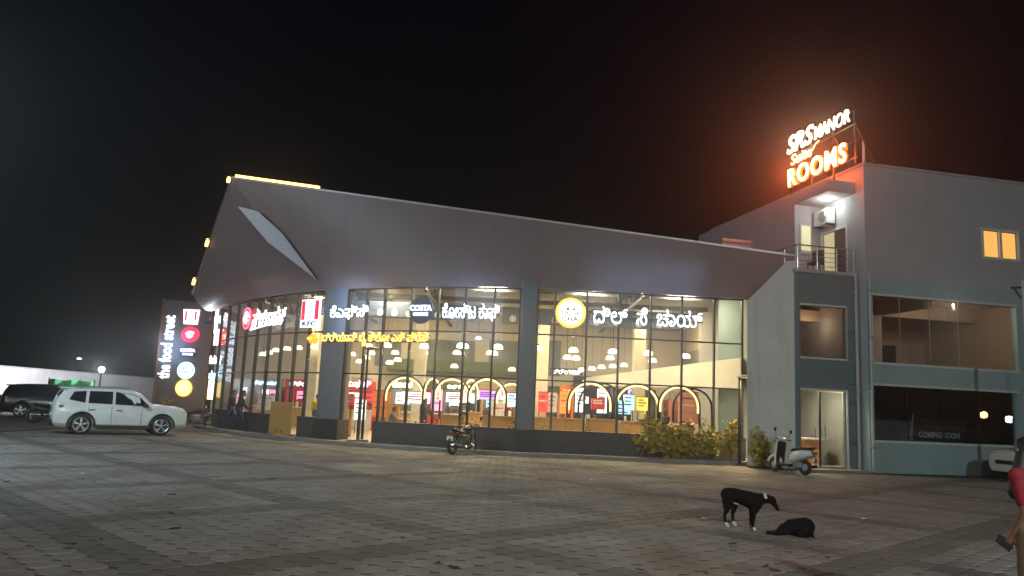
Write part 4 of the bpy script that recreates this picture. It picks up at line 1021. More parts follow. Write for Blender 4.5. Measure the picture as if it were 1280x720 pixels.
# door: inner cream leaf left, glass leaf right, desk behind
dr = MB().box(D1[0], D1[1], DB+.06, DB+.12, .08, .12).build('door', M_alloy, ho)
MB().box(-1.42, -.5, DB+.09, DB+.1, .12, 2.56).build('glass_leaf', glassm('door_glass', (.6, .65, .66), 1.2), dr); MB().box(-.56, -.49, DB+.07, DB+.13, .12, 2.56).build('stile', M_alloy, dr)
MB().box(-1.46, -1.41, DB+.07, DB+.13, .12, 2.56).build('stile', M_metal_dark, dr)
MB().box(-2.18, -1.47, DB+.09, DB+.1, .12, 2.56).build('glass_leaf', MATS['pane_glass'], dr)
for x in (-1.66, -1.3): MB().tube([(x, DB+.06, .95), (x, DB, .98), (x, DB, 1.38), (x, DB+.06, 1.41)], .014, 6).build('handle', M_chrome, dr)
MB().box(-2.09, -1.25, 2.0, 2.1, .12, 3.1).build('lobby_wall', pm('cream_lobby', (.7, .55, .36), .7), ho); MB().box(-2.09, 0, DB+.2, 4.4, .03, .1).build('lobby_floor', pm('lobby_tile', (.45, .38, .3), .3), ho)
dk = thing('reception_desk', 'orange wood reception desk inside the lit doorway', 'desk', KX+EX*-1.0+EY*1.6+Vector((0, 0, .1)), TH); MB().box(-.4, .3, 0, .45, 0, .85).build('body', pm('orange_wood', (.5, .22, .08), .5), dk); MB().box(-.45, .7, -.05, .5, .85, .9).build('desk_top', M_white, dk)
light('lobby_light', 'AREA', (-1.5, 1.3, 2.95), 170, (1, .78, .48), ho, .6)
MB().box(-1.6, -1.0, 1.1, 1.5, 3.0, 3.06).build('lobby_lamp', em('lobby_glow', (1, .8, .5), 4), ho)
st_ = struct(MB().box(-2.4, -.3, -.35, DB-.1, -.01, .075).xf(Matrix.Translation(KX) @ Matrix.Rotation(TH, 4, 'Z')).build('door_step', M_kerb))
# drain pipes and cables
for x in (-.12, .06):
    dp = thing('drain_pipe', 'grey drain pipe running down the corner of the hotel block, %s' % ('on the entrance side' if x < 0 else 'on the shop window side'), 'pipe', KX+EX*x+EY*(-.09 if x > 0 else DB-.12), TH)
    MB().tube([(0, .05, 6.6), (0, 0, 6.45), (0, 0, 0.05)], .055, 10).build('pipe', pm('pipe_grey', (.36, .38, .38), .45), dp, smooth=True)
    for z in (.8, 2.6, 4.4, 6.0): MB().box(-.08, .08, -.06, .09, z, z+.05).build('clip', M_alloy, dp)
cb = thing('wall_cable', 'thin black cables strapped across the entrance wall', 'cable', KX+EY*(DB-.06), TH)
for z in (.9, 2.2, 2.85, 3.4, 4.6): MB().tube([(-.4, 0, z), (-.25, -.01, z+.03), (-.05, 0, z+.02)], .012, 5).build('cable_run', M_black, cb)
# roof slab over the balcony wing, left wing wall
SX = -1.07
MB().box(SX, -.002, DB, 10.3, 9.5, 9.92).build('wing_roof', M_hw, ho)
MB().box(SX, -.002, 2.5, 2.7, 6.67, 9.5).build('wing_wall', M_hw, ho); MB().box(SX, SX+.2, 2.7, 10.2, 0, 9.5).build('wing_wall', M_hw, ho)
MB().box(-2.36, SX, 5.6, 10.3, 6.67, 8.6).build('stair_head', M_hw, ho); MB().box(-2.4, SX+.01, 5.5, 10.4, 8.6, 8.72).build('stair_head_coping', MATS['coping_grey'], ho)
wn = MB().box(-.86, -.42, 2.46, 2.5, 7.7, 8.75).build('window', M_trim, ho); MB().box(-.82, -.46, 2.44, 2.462, 7.75, 8.7).build('pane', em('bath_glow', (1, .85, .5), .3), wn)
bd = MB().box(-.03, .06, 2.42, 2.5, 6.68, 8.5).build('balcony_door', M_trim, ho)
MB().box(-.03, .06, .93, 1.0, 6.68, 8.5).build('door_frame', M_trim, bd); MB().box(-.03, .06, 1.0, 2.42, 8.42, 8.5).build('door_frame', M_trim, bd)
MB().box(.02, .05, 1.0, 1.7, 6.68, 8.42).build('door_leaf', pm('dark_door', (.06, .05, .05), .5), bd); MB().box(.1, .12, 1.7, 2.42, 6.68, 8.42).build('curtain', em('room_glow', (1, .8, .45), .3), bd)
MB().box(.3, 3, .3, 2.4, 6.5, 6.6).build('upper_floor', M_hw2, ho)
sl = thing('soffit_lamp', 'bright round white lamp under the balcony roof', 'lamp', KX+EX*-.5+EY*1.35+Vector((0, 0, 9.5)), TH); MB().lathe([(0, -.06), (.13, -.05), (.16, 0), (0, .0)], 16).build('lens', em('soffit_glow', (.95, 1, .95), 14), sl)
light('soffit_light', 'POINT', (0, 0, -.22), 22, (.92, 1, .92), sl, .12)
ac = thing('air_conditioner', 'white outdoor air conditioner unit bracketed above the balcony door', 'air conditioner', KX+EX*-.03+EY*1.95+Vector((0, 0, 8.62)), TH)
MB().box(-.34, -.02, -.42, .42, .05, .62).build('casing', M_white, ac, bevel=.02); MB().torus((-.35, -.1, .33), .2, .015, 20, 5, 'X').build('fan_ring', M_alloy, ac); MB().lathe([(0, 0), (.19, 0)], 16, (-.345, -.1, .33), 'X').build('fan_grille', pm('grille_grey', (.25, .25, .25), .6), ac)
for y in (-.3, .3): MB().bar((0, y, .03), (-.36, y, .03), .04).build('bracket', M_metal_dark, ac)
# railing
rl = thing('balcony_railing', 'steel balcony railing with thin horizontal bars above the entrance', 'railing', KX, TH)
z0 = 6.67
for (x, y) in ((-2.25, DB+.02), (-1.5, DB+.02), (-.75, DB+.02), (-.08, DB+.02), (-2.25, 1.3), (-2.25, 2.1), (-2.25, 2.9)): MB().cyl((x, y, z0), (x, y, 7.5), .022, None, 8).build('post', M_chrome, rl)
for z in (7.5, 7.3, 7.14, 6.98, 6.82):
    r = .025 if z == 7.5 else .011
    MB().cyl((-2.25, DB+.02, z), (-.02, DB+.02, z), r, None, 8).build('rail', M_chrome, rl); MB().cyl((-2.25, DB+.02, z), (-2.25, 2.95, z), r, None, 8).build('rail', M_chrome, rl)
bc = thing('balcony_chair', 'dark chair standing on the balcony behind the railing', 'chair', KX+EX*-.9+EY*1.5+Vector((0, 0, 6.67)), TH+R(-60))
MB().box(-.22, .22, -.22, .22, .42, .46).build('seat', pm('chair_brown', (.05, .03, .025), .5), bc); MB().box(-.22, .22, .19, .23, .5, .95).build('backrest', MATS['chair_brown'], bc)
for sx in (-1, 1):
    for sy in (-1, 1): MB().cyl((sx*.19, sy*.19, 0), (sx*.19, sy*.19, .95 if sy > 0 else .42), .02, None, 6).build('leg', MATS['chair_brown'], bc)
# roof sign
rs = thing('rooftop_sign', 'lit rooftop letters in white over red orange on a steel frame', 'sign', KX+EX*-.5+Vector((0, 0, 0)), TH+R(-90))
# local x runs from far-left (b large) towards the front: x = -b ; faces left
M_o1 = em('sign_cream', (1, .88, .62), 2.6); M_o2 = em('sign_orange', (1, .72, .45), 2.2)
o2 = em('sign_halo', (1, .11, .006), 1.5)
lettering(rs, 'SRS', M_o1, w=1.75, h=.72, x=-3.85, z=11.88, bold=.02, shear=.25); lettering(rs, 'MANOR', M_o1, w=2.05, h=.5, x=-2.05, z=11.92, bold=.006, shear=.1)
lettering(rs, 'Suite', em('sign_cream2', (1, .75, .4), 1.6), w=1.35, h=.42, x=-3.6, z=11.38, bold=.01, shear=.2); MB().tube([(-2.3, -.02, 11.5), (-2.1, -.02, 11.62), (-1.95, -.02, 11.75), (-1.75, -.02, 11.8)], .025, 6).build('flourish', MATS['sign_cream2'], rs)
lettering(rs, 'ROOMS', M_o2, w=3.55, h=.72, x=-3.8, z=10.56, bold=.012, space=1.15); 
lettering(rs, 'ROOMS', o2, w=3.6, h=.76, x=-3.83, z=10.54, y=.06, bold=.075, space=1.15, name='halo_letter')
for x in (-3.7, -2.4, -1.1, .1): MB().bar((x, .12, 9.93 if x < 0 else 10.4), (x, .12, 12.3), .05).build('frame_post', M_metal_dark, rs); MB().bar((x, .14, 11.8), (x, .9, 10.45), .04).build('frame_brace', M_metal_dark, rs)
for z in (10.6, 11.2, 11.8, 12.3): MB().bar((-3.9, .12, z), (.2, .12, z), .04).build('frame_rail', M_metal_dark, rs)
for x in (-3.2, -2., -.8): light('red_sign_light', 'POINT', (x, -.45, 10.9), 160, (1, .13, .02), rs, .35)
for x in (-3., -1.): light('cream_sign_light', 'POINT', (x, -.3, 12.15), 40, (1, .75, .42), rs, .3)
mp_ = thing('roof_mast', 'thin pale mast on the hotel roof corner', 'mast', KX+EX*.25+EY*.3+Vector((0, 0, HZ)), TH); MB().cyl((0, 0, 0), (0, 0, 1.0), .05, .04, 8).build('shaft', M_trim, mp_); MB().box(-.1, .1, -.1, .1, 0, .1).build('foot', M_hw2, mp_)
# utility pole by the shop windows
up_ = PY(1273, 350, 23.2); ul = thing('utility_pole', 'slim steel pole with short bracket before the shop windows', 'pole', (up_.x+.12, 23.2, 0)); MB().cyl((0, 0, -.02), (0, 0, up_.z), .07, .05, 10).build('shaft', pm('pole_grey', (.3, .3, .31), .5, .3), ul); MB().bar((-.35, 0, up_.z-.25), (.3, 0, up_.z-.2), .05).build('crossarm', M_metal_dark, ul); MB().bar((-.3, 0, up_.z-.22), (0, 0, up_.z-.65), .03).build('brace', M_metal_dark, ul)
# ================================================================ vehicles
ST = [(-2.18,.42,.78,.84,.72,.98),(-2.13,.30,.86,.98,.79,1.10),(-2.04,.27,.885,1.06,.76,1.34),(-1.9,.25,.895,1.06,.67,1.54),(-1.55,.24,.897,1.05,.64,1.63),(-.9,.24,.9,1.03,.64,1.665),(-.2,.24,.9,1.01,.65,1.66),
      (.25,.24,.9,1.0,.64,1.62),(.60,.24,.9,.995,.65,1.47),(1.0,.24,.895,.995,.76,1.12),(1.4,.25,.89,.98,.80,1.09),(1.8,.26,.88,.96,.80,1.06),(2.07,.28,.845,.92,.75,1.0),(2.18,.34,.78,.82,.66,.88)]
def car(name, label, loc, rz, paint, group, hz=1., hl=1., glass=None, side_clad=M_black):
    glass = glass or M_carglass
    def sec(x):
        for a, b in zip(ST, ST[1:]):
            if a[0] <= x <= b[0]:
                t = (x-a[0])/(b[0]-a[0]); s = [p+(q-p)*t for p, q in zip(a, b)]; break
        _, zb, w, zt, wr, zp = s
        cab = max(0, min(1, (zp-zt)/.4))
        return [(0, zb), (w*.86, zb), (w*.985, zb+.13), (w, (zb+zt)/2+.06), (w*.97, zt), (wr, zp-.045*cab-.02), (wr*.6, zp), (0, zp+.012)]
    def S(x, y, z): return (x*hl, y, z*hz)
    root = thing(name, label, 'car', loc, rz, group)
    XS = [s[0] for s in ST]; fine = []
    for a, b in zip(XS, XS[1:]):
        fine += [a, a+(b-a)/2]
    fine.append(XS[-1]); ring = []
    for x in fine:
        h = sec(x); ring.append([S(x, y, z) for y, z in h]+[S(x, -y, z) for y, z in h[-2:0:-1]])
    n = len(ring[0]); mb = MB()
    for r in ring: mb.v += r
    for i in range(len(ring)-1):
        for k in range(n): mb.f.append((i*n+k, (i+1)*n+k, (i+1)*n+(k+1) % n, i*n+(k+1) % n))
    mb.f += [tuple(range(n)), tuple(len(mb.v)-n+k for k in range(n))]
    body = mb.mesh('body')
    cut = MB()
    for wx in (1.32, -1.28):
        for sy in (-1, 1): cut.cyl((wx*hl, sy*.6, .35), (wx*hl, sy*1.2, .35), .415, None, 28)
    co = bpy.data.objects.new('cut', cut.mesh('cut')); COL.objects.link(co)
    bme = evalmesh(body, [('BOOLEAN', dict(operation='DIFFERENCE', object=co, solver='EXACT')), ('BEVEL', dict(width=.018, segments=2, limit_method='ANGLE', angle_limit=R(35)))])
    bpy.data.objects.remove(co)
    bo = obj('body', bme, paint, root); sm(bme, 32)
    for wx in (1.32, -1.28):
        for sy in (-1, 1):
            MB().torus((wx*hl, sy*.893, .35), .425, .03, 20, 6, 'Y', R(-12), R(192)).build('wheel_arch', side_clad, root, smooth=True)
            wh = MB().lathe([(.24, -.1), (.3, -.11), (.335, -.095), (.345, -.05), (.345, .05), (.335, .095), (.3, .11), (.24, .1)], 28, (wx*hl, sy*.79, .345), 'Y').build('wheel', M_tyre, root, smooth=True)
            MB().torus((wx*hl, sy*.875, .345), .245, .022, 24, 6, 'Y').build('rim', M_alloy, wh, smooth=True)
            MB().lathe([(0, .0), (.24, .0)], 24, (wx*hl, sy*.845, .345), 'Y').build('brake_disc', pm('brake_dark', (.03, .03, .03), .5, .5), wh)
            for k in range(5):
                for e in (-.13, .13):
                    a = 2*math.pi*k/5+.3; MB().bar((wx*hl+.04*math.cos(a), sy*.885, .345+.04*math.sin(a)), (wx*hl+.245*math.cos(a+e), sy*.88,   .345+.245*math.sin(a+e)), .034, .02, (0, 1, 0)).build('spoke', M_alloy, wh)
            MB().lathe([(0, sy*.012), (.045, sy*.01), (.05, 0)], 12, (wx*hl, sy*.885, .345), 'Y').build('hub', M_alloy, wh)
    def side(poly, nm, mat, push=.008, both=True, sub=1):
        for sy in (-1, 1):
            pts = []
            for x, t in poly:
                h = sec(x); p, q = h[4], h[5]; y = p[0]+(q[0]-p[0])*t; z = p[1]+(q[1]-p[1])*t
                pts.append(S(x, sy*(y+push), z))
            MB().add(pts, [tuple(range(len(pts)))]).build(nm, mat, root)
    side([(-.27, .1), (.3, .1), (.86, .12), (.58, .8), (.28, .84), (-.27, .86)], 'side_window', glass)
    side([(-1.12, .1), (-.36, .1), (-.36, .86), (-1.1, .86)], 'side_window', glass)
    side([(-1.72, .3), (-1.22, .1), (-1.2, .86), (-1.58, .84)], 'side_window', glass)
    def top(xa, xb, nm, push, k=.95):
        pts = []
        for x in (xa, xb):
            h = sec(x)
            for i, s in ((5, 1), (6, 1), (7, 1), (6, -1), (5, -1)):
                pts.append((x*hl+push[0], s*h[i][0]*k, h[i][1]*hz+push[1]))
        MB().add(pts, [(i, i+1, 6+i, 5+i) for i in range(4)]).build(nm, glass, root, smooth=True)
    top(.34, .98, 'windscreen', (.008, .012)); top(-2.05, -1.92, 'rear_window', (-.012, .01))
    for sy in (-1, 1):
        MB().box(-.82*hl, .85*hl, sy*.895-.02, sy*.895+.02, .2*hz, .34*hz).build('side_skirt', side_clad, root, bevel=.01)
        for x in (-.36, -1.12+.02, .62): MB().tube([S(x, sy*.899, .36), S(x, sy*.906, .7), S(x, sy*.877, .99)], .005, 4).build('door_seam', M_black, root)
        for x in (-.12, -.98): MB().box(x*hl-.1, x*hl+.1, sy*.897-.015, sy*.897+.022, .845*hz, .88*hz).build('door_handle', M_black if side_clad is M_black else paint, root, bevel=.006)
        MB().hexa([S(.62, sy*.92, 1.0), S(.8, sy*.92, 1.0), S(.8, sy*1.08, 1.02), S(.62, sy*1.08, 1.02), S(.66, sy*.92, 1.14), S(.78, sy*.92, 1.13), S(.78, sy*1.06, 1.12), S(.66, sy*1.06, 1.13)]).build('wing_mirror', M_black, root, bevel=.015)
        MB().tube([S(-1.45, sy*.6, 1.6), S(-1.2, sy*.6, 1.66), S(-.2, sy*.61, 1.685), S(.2, sy*.6, 1.64)], .016, 6).build('roof_rail', M_alloy, root)
        MB().hexa([S(1.93, sy*.55, .74), S(2.13, sy*.55, .7), S(2.04, sy*.79, .7), S(1.82, sy*.84, .74), S(1.91, sy*.55, .88), S(2.1, sy*.55, .82), S(2.0, sy*.77, .82), S(1.8, sy*.83, .86)]).build('headlight', pm('headlamp_glass', (.75, .78, .8), .1), root, bevel=.01)
        MB().hexa([S(-2.16, sy*.4, .86), S(-2.14, sy*.4, .86), S(-1.88, sy*.885, .92), S(-2.0, sy*.885, .9), S(-2.17, sy*.4, .97), S(-2.1, sy*.4, .97), S(-1.86, sy*.88, 1.0), S(-2.0, sy*.88, 1.0)]).build('tail_light', pm('tail_red', (.12, .012, .012), .2), root)
    MB().box(-2.2*hl, -2.0*hl, -.78, .78, .28*hz, .5*hz).build('rear_bumper', side_clad, root, bevel=.04); MB().box(2.0*hl, 2.17*hl, -.68, .68, .28*hz, .48*hz).build('front_bumper', side_clad, root, bevel=.04)
    MB().box(2.1*hl, 2.19*hl, -.5, .5, .56*hz, .7*hz).build('grille', M_black, root, bevel=.02); MB().box(-2.2*hl, -2.17*hl, -.26, .26, .62*hz, .73*hz).build('number_plate', M_white, root)
    MB().box(-2.02*hl, -1.6*hl, -.55, .55, 1.56*hz, 1.61*hz).build('spoiler', paint, root, bevel=.015)
    return root
P_white = pm('car_white', (.7, .74, .7), .28, 0, .03, 2, coat=.5); P_black = pm('car_black', (.012, .012, .016), .2, 0, .05, 2, coat=.6); P_pearl = pm('car_pearl', (.62, .58, .5), .3, 0, .04, 2, coat=.4)
car('parked_car', 'white compact SUV with black wheel arches parked side on', (-14.15, 29.15, 0), R(33), P_white, 'parked cars')
car('parked_car', 'black SUV parked behind the white one by the wall', (-23.5, 41.0, 0), R(31), P_black, 'parked cars', 1.0, 1.0)
car('parked_car', 'dark car with only its front end peeking in beyond the black SUV', (-28.6, 42.3, 0), R(20), pm('car_maroon', (.08, .012, .014), .25, 0, .05, 2, coat=.5), 'parked cars', .95, .95)
car('parked_car', 'pale car parked beside the shop windows behind the standing person', (17.3, 24.55, 0), R(187), P_pearl, 'parked cars', .95, .92)

def motorcycle(label, loc, rz, tank, lean=6.):
    root = thing('motorcycle', label, 'motorcycle', loc, rz, 'parked motorcycles'); root.rotation_euler = (R(lean), 0, rz)
    for x in (.68, -.66):
        w = MB().lathe([(.23, -.04), (.27, -.055), (.305, -.04), (.315, 0), (.305, .04), (.27, .055), (.23, .04), (.23, -.04)], 24, (x, 0, .315), 'Y').build('wheel', M_tyre, root, smooth=True)
        MB().torus((x, 0, .315), .225, .018, 24, 6).build('rim', M_chrome, w, smooth=True); MB().cyl((x, -.06, .315), (x, .06, .315), .04).build('hub', M_alloy, w)
        for k in range(10):
            a = math.pi*2*k/10; MB().cyl((x+.03*math.cos(a), .02*(-1)**k, .315+.03*math.sin(a)), (x+.22*math.cos(a), 0, .315+.22*math.sin(a)), .004, None, 4).build('spoke', M_chrome, w)
    for s in (-1, 1):
        MB().tube([(.68, s*.075, .315), (.56, s*.075, .62), (.42, s*.075, .92)], [.018, .022, .024], 8).build('fork', M_chrome, root, smooth=True)
        MB().tube([(-.66, s*.1, .315), (-.52, s*.12, .62)], .022, 8).build('shock_absorber', M_chrome, root)
        MB().tube([(-.66, s*.07, .315), (0, s*.09, .36)], .02, 6).build('swing_arm', M_metal_dark, root)
        m_ = MB().tube([(.36, s*.3, 1.0), (.34, s*.34, 1.14), (.33, s*.38, 1.2)], .007, 5).build('mirror_stem', M_metal_dark, root)
        MB().lathe([(0, -.01), (.05, -.008), (.055, 0), (.05, .012), (0, .014)], 12, (.33, s*.4, 1.23), 'X').build('mirror', M_black, m_, smooth=True)
        MB().cyl((-.05, s*.12, .3), (-.05, s*.26, .3), .013).build('foot_peg', M_black, root)
        ind = MB().lathe([(0, -.03), (.025, -.01), (.025, .02), (0, .03)], 8, (-.74, s*.15, .72), 'X').build('indicator', pm('amber_lens', (.5, .16, .02), .3), root)
    MB().tube([(.42, -.36, .96), (.38, -.28, 1.0), (.44, -.1, 1.0), (.45, 0, .96), (.44, .1, 1.0), (.38, .28, 1.0), (.42, .36, .96)], .013, 6).build('handlebar', M_chrome, root)
    for s in (-1, 1): MB().tube([(.4, s*.28, .985), (.34, s*.38, .95)], .019, 8).build('grip', M_black, root)
    MB().lathe([(0, .07), (.06, .06), (.09, .0), (.085, -.06), (0, -.1)], 14, (.55, 0, .86), 'X').build('headlamp', M_black, root, smooth=True)
    def loft(secs, nm, mat):
        mb = MB(); n = 12
        for (x, hw, z0, z1) in secs:
            for k in range(n):
                a = 2*math.pi*k/n; mb.v.append((x, hw*math.cos(a), (z0+z1)/2+(z1-z0)/2*math.sin(a)))
        for i in range(len(secs)-1):
            for k in range(n): mb.f.append((i*n+k, i*n+(k+1) % n, (i+1)*n+(k+1) % n, (i+1)*n+k))
        mb.f += [tuple(range(n)), tuple(len(mb.v)-n+k for k in range(n))]
        return mb.build(nm, mat, root, smooth=True)
    loft([(.36, .06, .76, .86), (.3, .13, .7, .92), (.14, .155, .68, .94), (-.05, .12, .68, .86), (-.12, .07, .7, .8)], 'fuel_tank', tank)
    loft([(-.08, .09, .7, .78), (-.2, .14, .68, .79), (-.45, .14, .7, .8), (-.68, .11, .74, .86), (-.78, .06, .78, .86)], 'seat', M_black)
    loft([(-.2, .1, .5, .68), (-.45, .11, .52, .7), (-.7, .06, .64, .74)], 'side_panel', tank)
    MB().tube([(-.42, 0, .66), (-.62, 0, .68), (-.85, 0, .58), (-.94, 0, .42)], [.08, .085, .075, .06], 8).build('rear_fender', M_black, root, smooth=True)
    MB().torus((.68, 0, .315), .35, .035, 12, 6, 'Y', R(50), R(150)).build('front_fender', tank, root, smooth=True)
    MB().box(-.86, -.8, -.06, .06, .66, .74).build('tail_lamp', pm('tail_lens', (.35, .02, .02), .25), root, bevel=.01); MB().box(-.945, -.93, -.11, .11, .46, .6).build('number_plate', M_white, root)
    MB().box(-.12, .2, -.13, .13, .3, .6).build('engine', pm('engine_alloy', (.2, .2, .21), .4, .7), root, bevel=.03)
    for k in range(5): MB().box(-.06, .2, -.16, .16, .46+k*.035, .474+k*.035).build('cooling_fin', M_alloy, root)
    MB().tube([(.2, -.1, .5), (.3, -.14, .38), (.2, -.16, .25), (-.2, -.17, .27), (-.8, -.19, .36)], [.02, .02, .025, .04, .045], 8).build('exhaust', M_chrome, root, smooth=True)
    MB().tube([(.4, 0, .85), (.25, 0, .5), (.15, 0, .28), (-.2, 0, .28), (-.3, 0, .65), (.3, 0, .75)], .02, 6).build('frame', M_metal_dark, root)
    MB().tube([(-.05, .12, .28), (-.08, .25, .02)], .012, 6).build('side_stand', M_metal_dark, root)
    return root
motorcycle('black chromed motorcycle parked tail out before the brick plinth', (-1.45, 26.55, .0), R(66), P_black)
motorcycle('dark motorcycle parked between the white SUV and the sign wall', (-13.95, 35.75, 0), R(22), pm('bike_dark', (.02, .02, .03), .3))
motorcycle('motorcycle half hidden behind the tail of the white SUV', (-19.9, 35.0, 0), R(28), pm('bike_grey', (.04, .04, .045), .3))

def scooter(label, loc, rz):
    root = thing('scooter', label, 'scooter', loc, rz); root.rotation_euler = (R(7), 0, rz)
    paint = pm('scooter_white', (.62, .64, .63), .3, 0, .04, coat=.4)
    for x in (.62, -.6):
        w = MB().lathe([(.12, -.04), (.18, -.055), (.215, -.035), (.225, 0), (.215, .035), (.18, .055), (.12, .04), (.12, -.04)], 22, (x, 0, .225), 'Y').build('wheel', M_tyre, root, smooth=True)
        MB().lathe([(0, -.05), (.1, -.04), (.13, 0), (.1, .04), (0, .05)], 16, (x, 0, .225), 'Y').build('rim', M_alloy, w, smooth=True)
    def loft(secs, nm, mat, n=14, p=2.6):
        mb = MB()
        for (x, hw, z0, z1) in secs:
            for k in range(n):
                a = 2*math.pi*k/n; ca, sa = math.cos(a), math.sin(a)
                mb.v.append((x, hw*math.copysign(abs(ca)**(2/p), ca), (z0+z1)/2+(z1-z0)/2*math.copysign(abs(sa)**(2/p), sa)))
        for i in range(len(secs)-1):
            for k in range(n): mb.f.append((i*n+k, i*n+(k+1) % n, (i+1)*n+(k+1) % n, (i+1)*n+k))
        mb.f += [tuple(range(n)), tuple(len(mb.v)-n+k for k in range(n))]
        return mb.build(nm, mat, root, smooth=True)
    loft([(-.12, .17, .3, .62), (-.25, .2, .34, .7), (-.5, .2, .42, .74), (-.75, .15, .52, .74), (-.9, .08, .58, .7)], 'rear_body', paint)
    loft([(-.08, .12, .66, .72), (-.2, .16, .68, .78), (-.5, .16, .72, .8), (-.76, .14, .74, .84), (-.84, .08, .76, .82)], 'seat', M_black)
    MB().prism([(.4, .22), (.44, .22), (.5, .5), (.44, .95), (.4, .95), (.43, .5)], -.19, .19).build('front_apron', paint, root, bevel=.015)
    MB().prism([(.385, .26), (.398, .26), (.42, .5), (.39, .92), (.375, .92), (.4, .5)], -.165, .165).build('leg_shield', M_black, root)
    MB().box(-.15, .42, -.18, .18, .2, .28).build('floorboard', M_black, root, bevel=.02)
    MB().torus((.62, 0, .225), .27, .05, 14, 8, 'Y', R(15), R(165)).build('front_fender', paint, root, smooth=True)
    MB().tube([(.62, -.07, .225), (.5, -.04, .55), (.43, 0, .95)], .025, 6).build('fork', M_metal_dark, root)
    loft([(.3, .1, .95, 1.02), (.38, .16, .93, 1.07), (.46, .15, .93, 1.08), (.53, .07, .96, 1.04)], 'handlebar_cowl', paint)
    MB().lathe([(0, .02), (.06, .015), (.075, -.02)], 14, (.52, 0, 1.0), 'X').build('headlamp', MATS['headlamp_glass'], root, smooth=True)
    for s in (-1, 1):
        MB().tube([(.4, s*.14, 1.0), (.36, s*.34, 1.0)], .017, 8).build('grip', M_black, root)
        m_ = MB().tube([(.4, s*.24, 1.01), (.4, s*.28, 1.15), (.39, s*.31, 1.22)], .007, 5).build('mirror_stem', M_metal_dark, root)
        MB().lathe([(0, -.01), (.05, -.006), (.06, 0), (.05, .012), (0, .014)], 12, (.39, s*.33, 1.27), 'X').build('mirror', M_black, m_, smooth=True)
    MB().box(-.93, -.87, -.1, .1, .62, .7).build('tail_lamp', MATS['tail_lens'], root, bevel=.02); MB().box(-.97, -.955, -.1, .1, .42, .54).build('number_plate', M_white, root); MB().tube([(-.85, 0, .6), (-.93, 0, .5), (-.97, 0, .4)], [.06, .05, .04], 8).build('rear_fender', M_black, root)
    MB().tube([(-.2, -.13, .25), (-.5, -.16, .24), (-.85, -.18, .3)], [.02, .045, .05], 10).build('exhaust', M_metal_dark, root, smooth=True)
    MB().box(-.55, -.2, -.12, .12, .18, .36).build('engine', MATS['engine_alloy'], root, bevel=.03); MB().tube([(-.7, .1, .78), (-.88, .09, .84), (-.88, -.09, .84), (-.7, -.1, .78)], .014, 6).build('grab_rail', M_metal_dark, root); MB().tube([(-.1, .1, .2), (-.12, .24, .02)], .012, 6).build('side_stand', M_metal_dark, root)
    return root
scooter('white scooter with black leg shield parked by the concrete wall', (8.62, 24.2, 0), R(116))

# ================================================================ people and dogs
def blob(caps, voxel, smooth_n=3):
    mb = MB()
    for (a, b, r0, r1) in caps:
        a, b = Vector(a), Vector(b); d = b-a; L = max(d.length, 1e-4); d = d/L
        up = Vector((0, 0, 1)) if abs(d.z) < .9 else Vector((1, 0, 0)); x = d.cross(up).normalized(); y = d.cross(x); n = 12; rings = []
        for t in (-80, -50, -20): rings.append((a+d*r0*math.sin(R(t)), r0*math.cos(R(t))))
        rings.append((a, r0)); rings.append((b, r1))
        for t in (20, 50, 80): rings.append((b+d*r1*math.sin(R(t)), r1*math.cos(R(t))))
        o = len(mb.v)
        for c, r in rings:
            for k in range(n): an = 2*math.pi*k/n; mb.v.append(tuple(c+(x*math.cos(an)+y*math.sin(an))*r))
        for i in range(len(rings)-1):
            for k in range(n): mb.f.append((o+i*n+k, o+i*n+(k+1) % n, o+(i+1)*n+(k+1) % n, o+(i+1)*n+k))
        mb.f += [tuple(o+k for k in range(n)), tuple(o+(len(rings)-1)*n+k for k in range(n))]
    me = evalmesh(mb.mesh('blob'), [('REMESH', dict(mode='VOXEL', voxel_size=voxel)), ('SMOOTH', dict(factor=.5, iterations=smooth_n))])
    me.polygons.foreach_set('use_smooth', [True]*len(me.polygons))
    return me
M_skin = pm('skin_brown', (.22, .12, .075), .55, 0, .08, 8); M_hair = pm('hair_black', (.01, .009, .009), .5, 0, .2, 20)
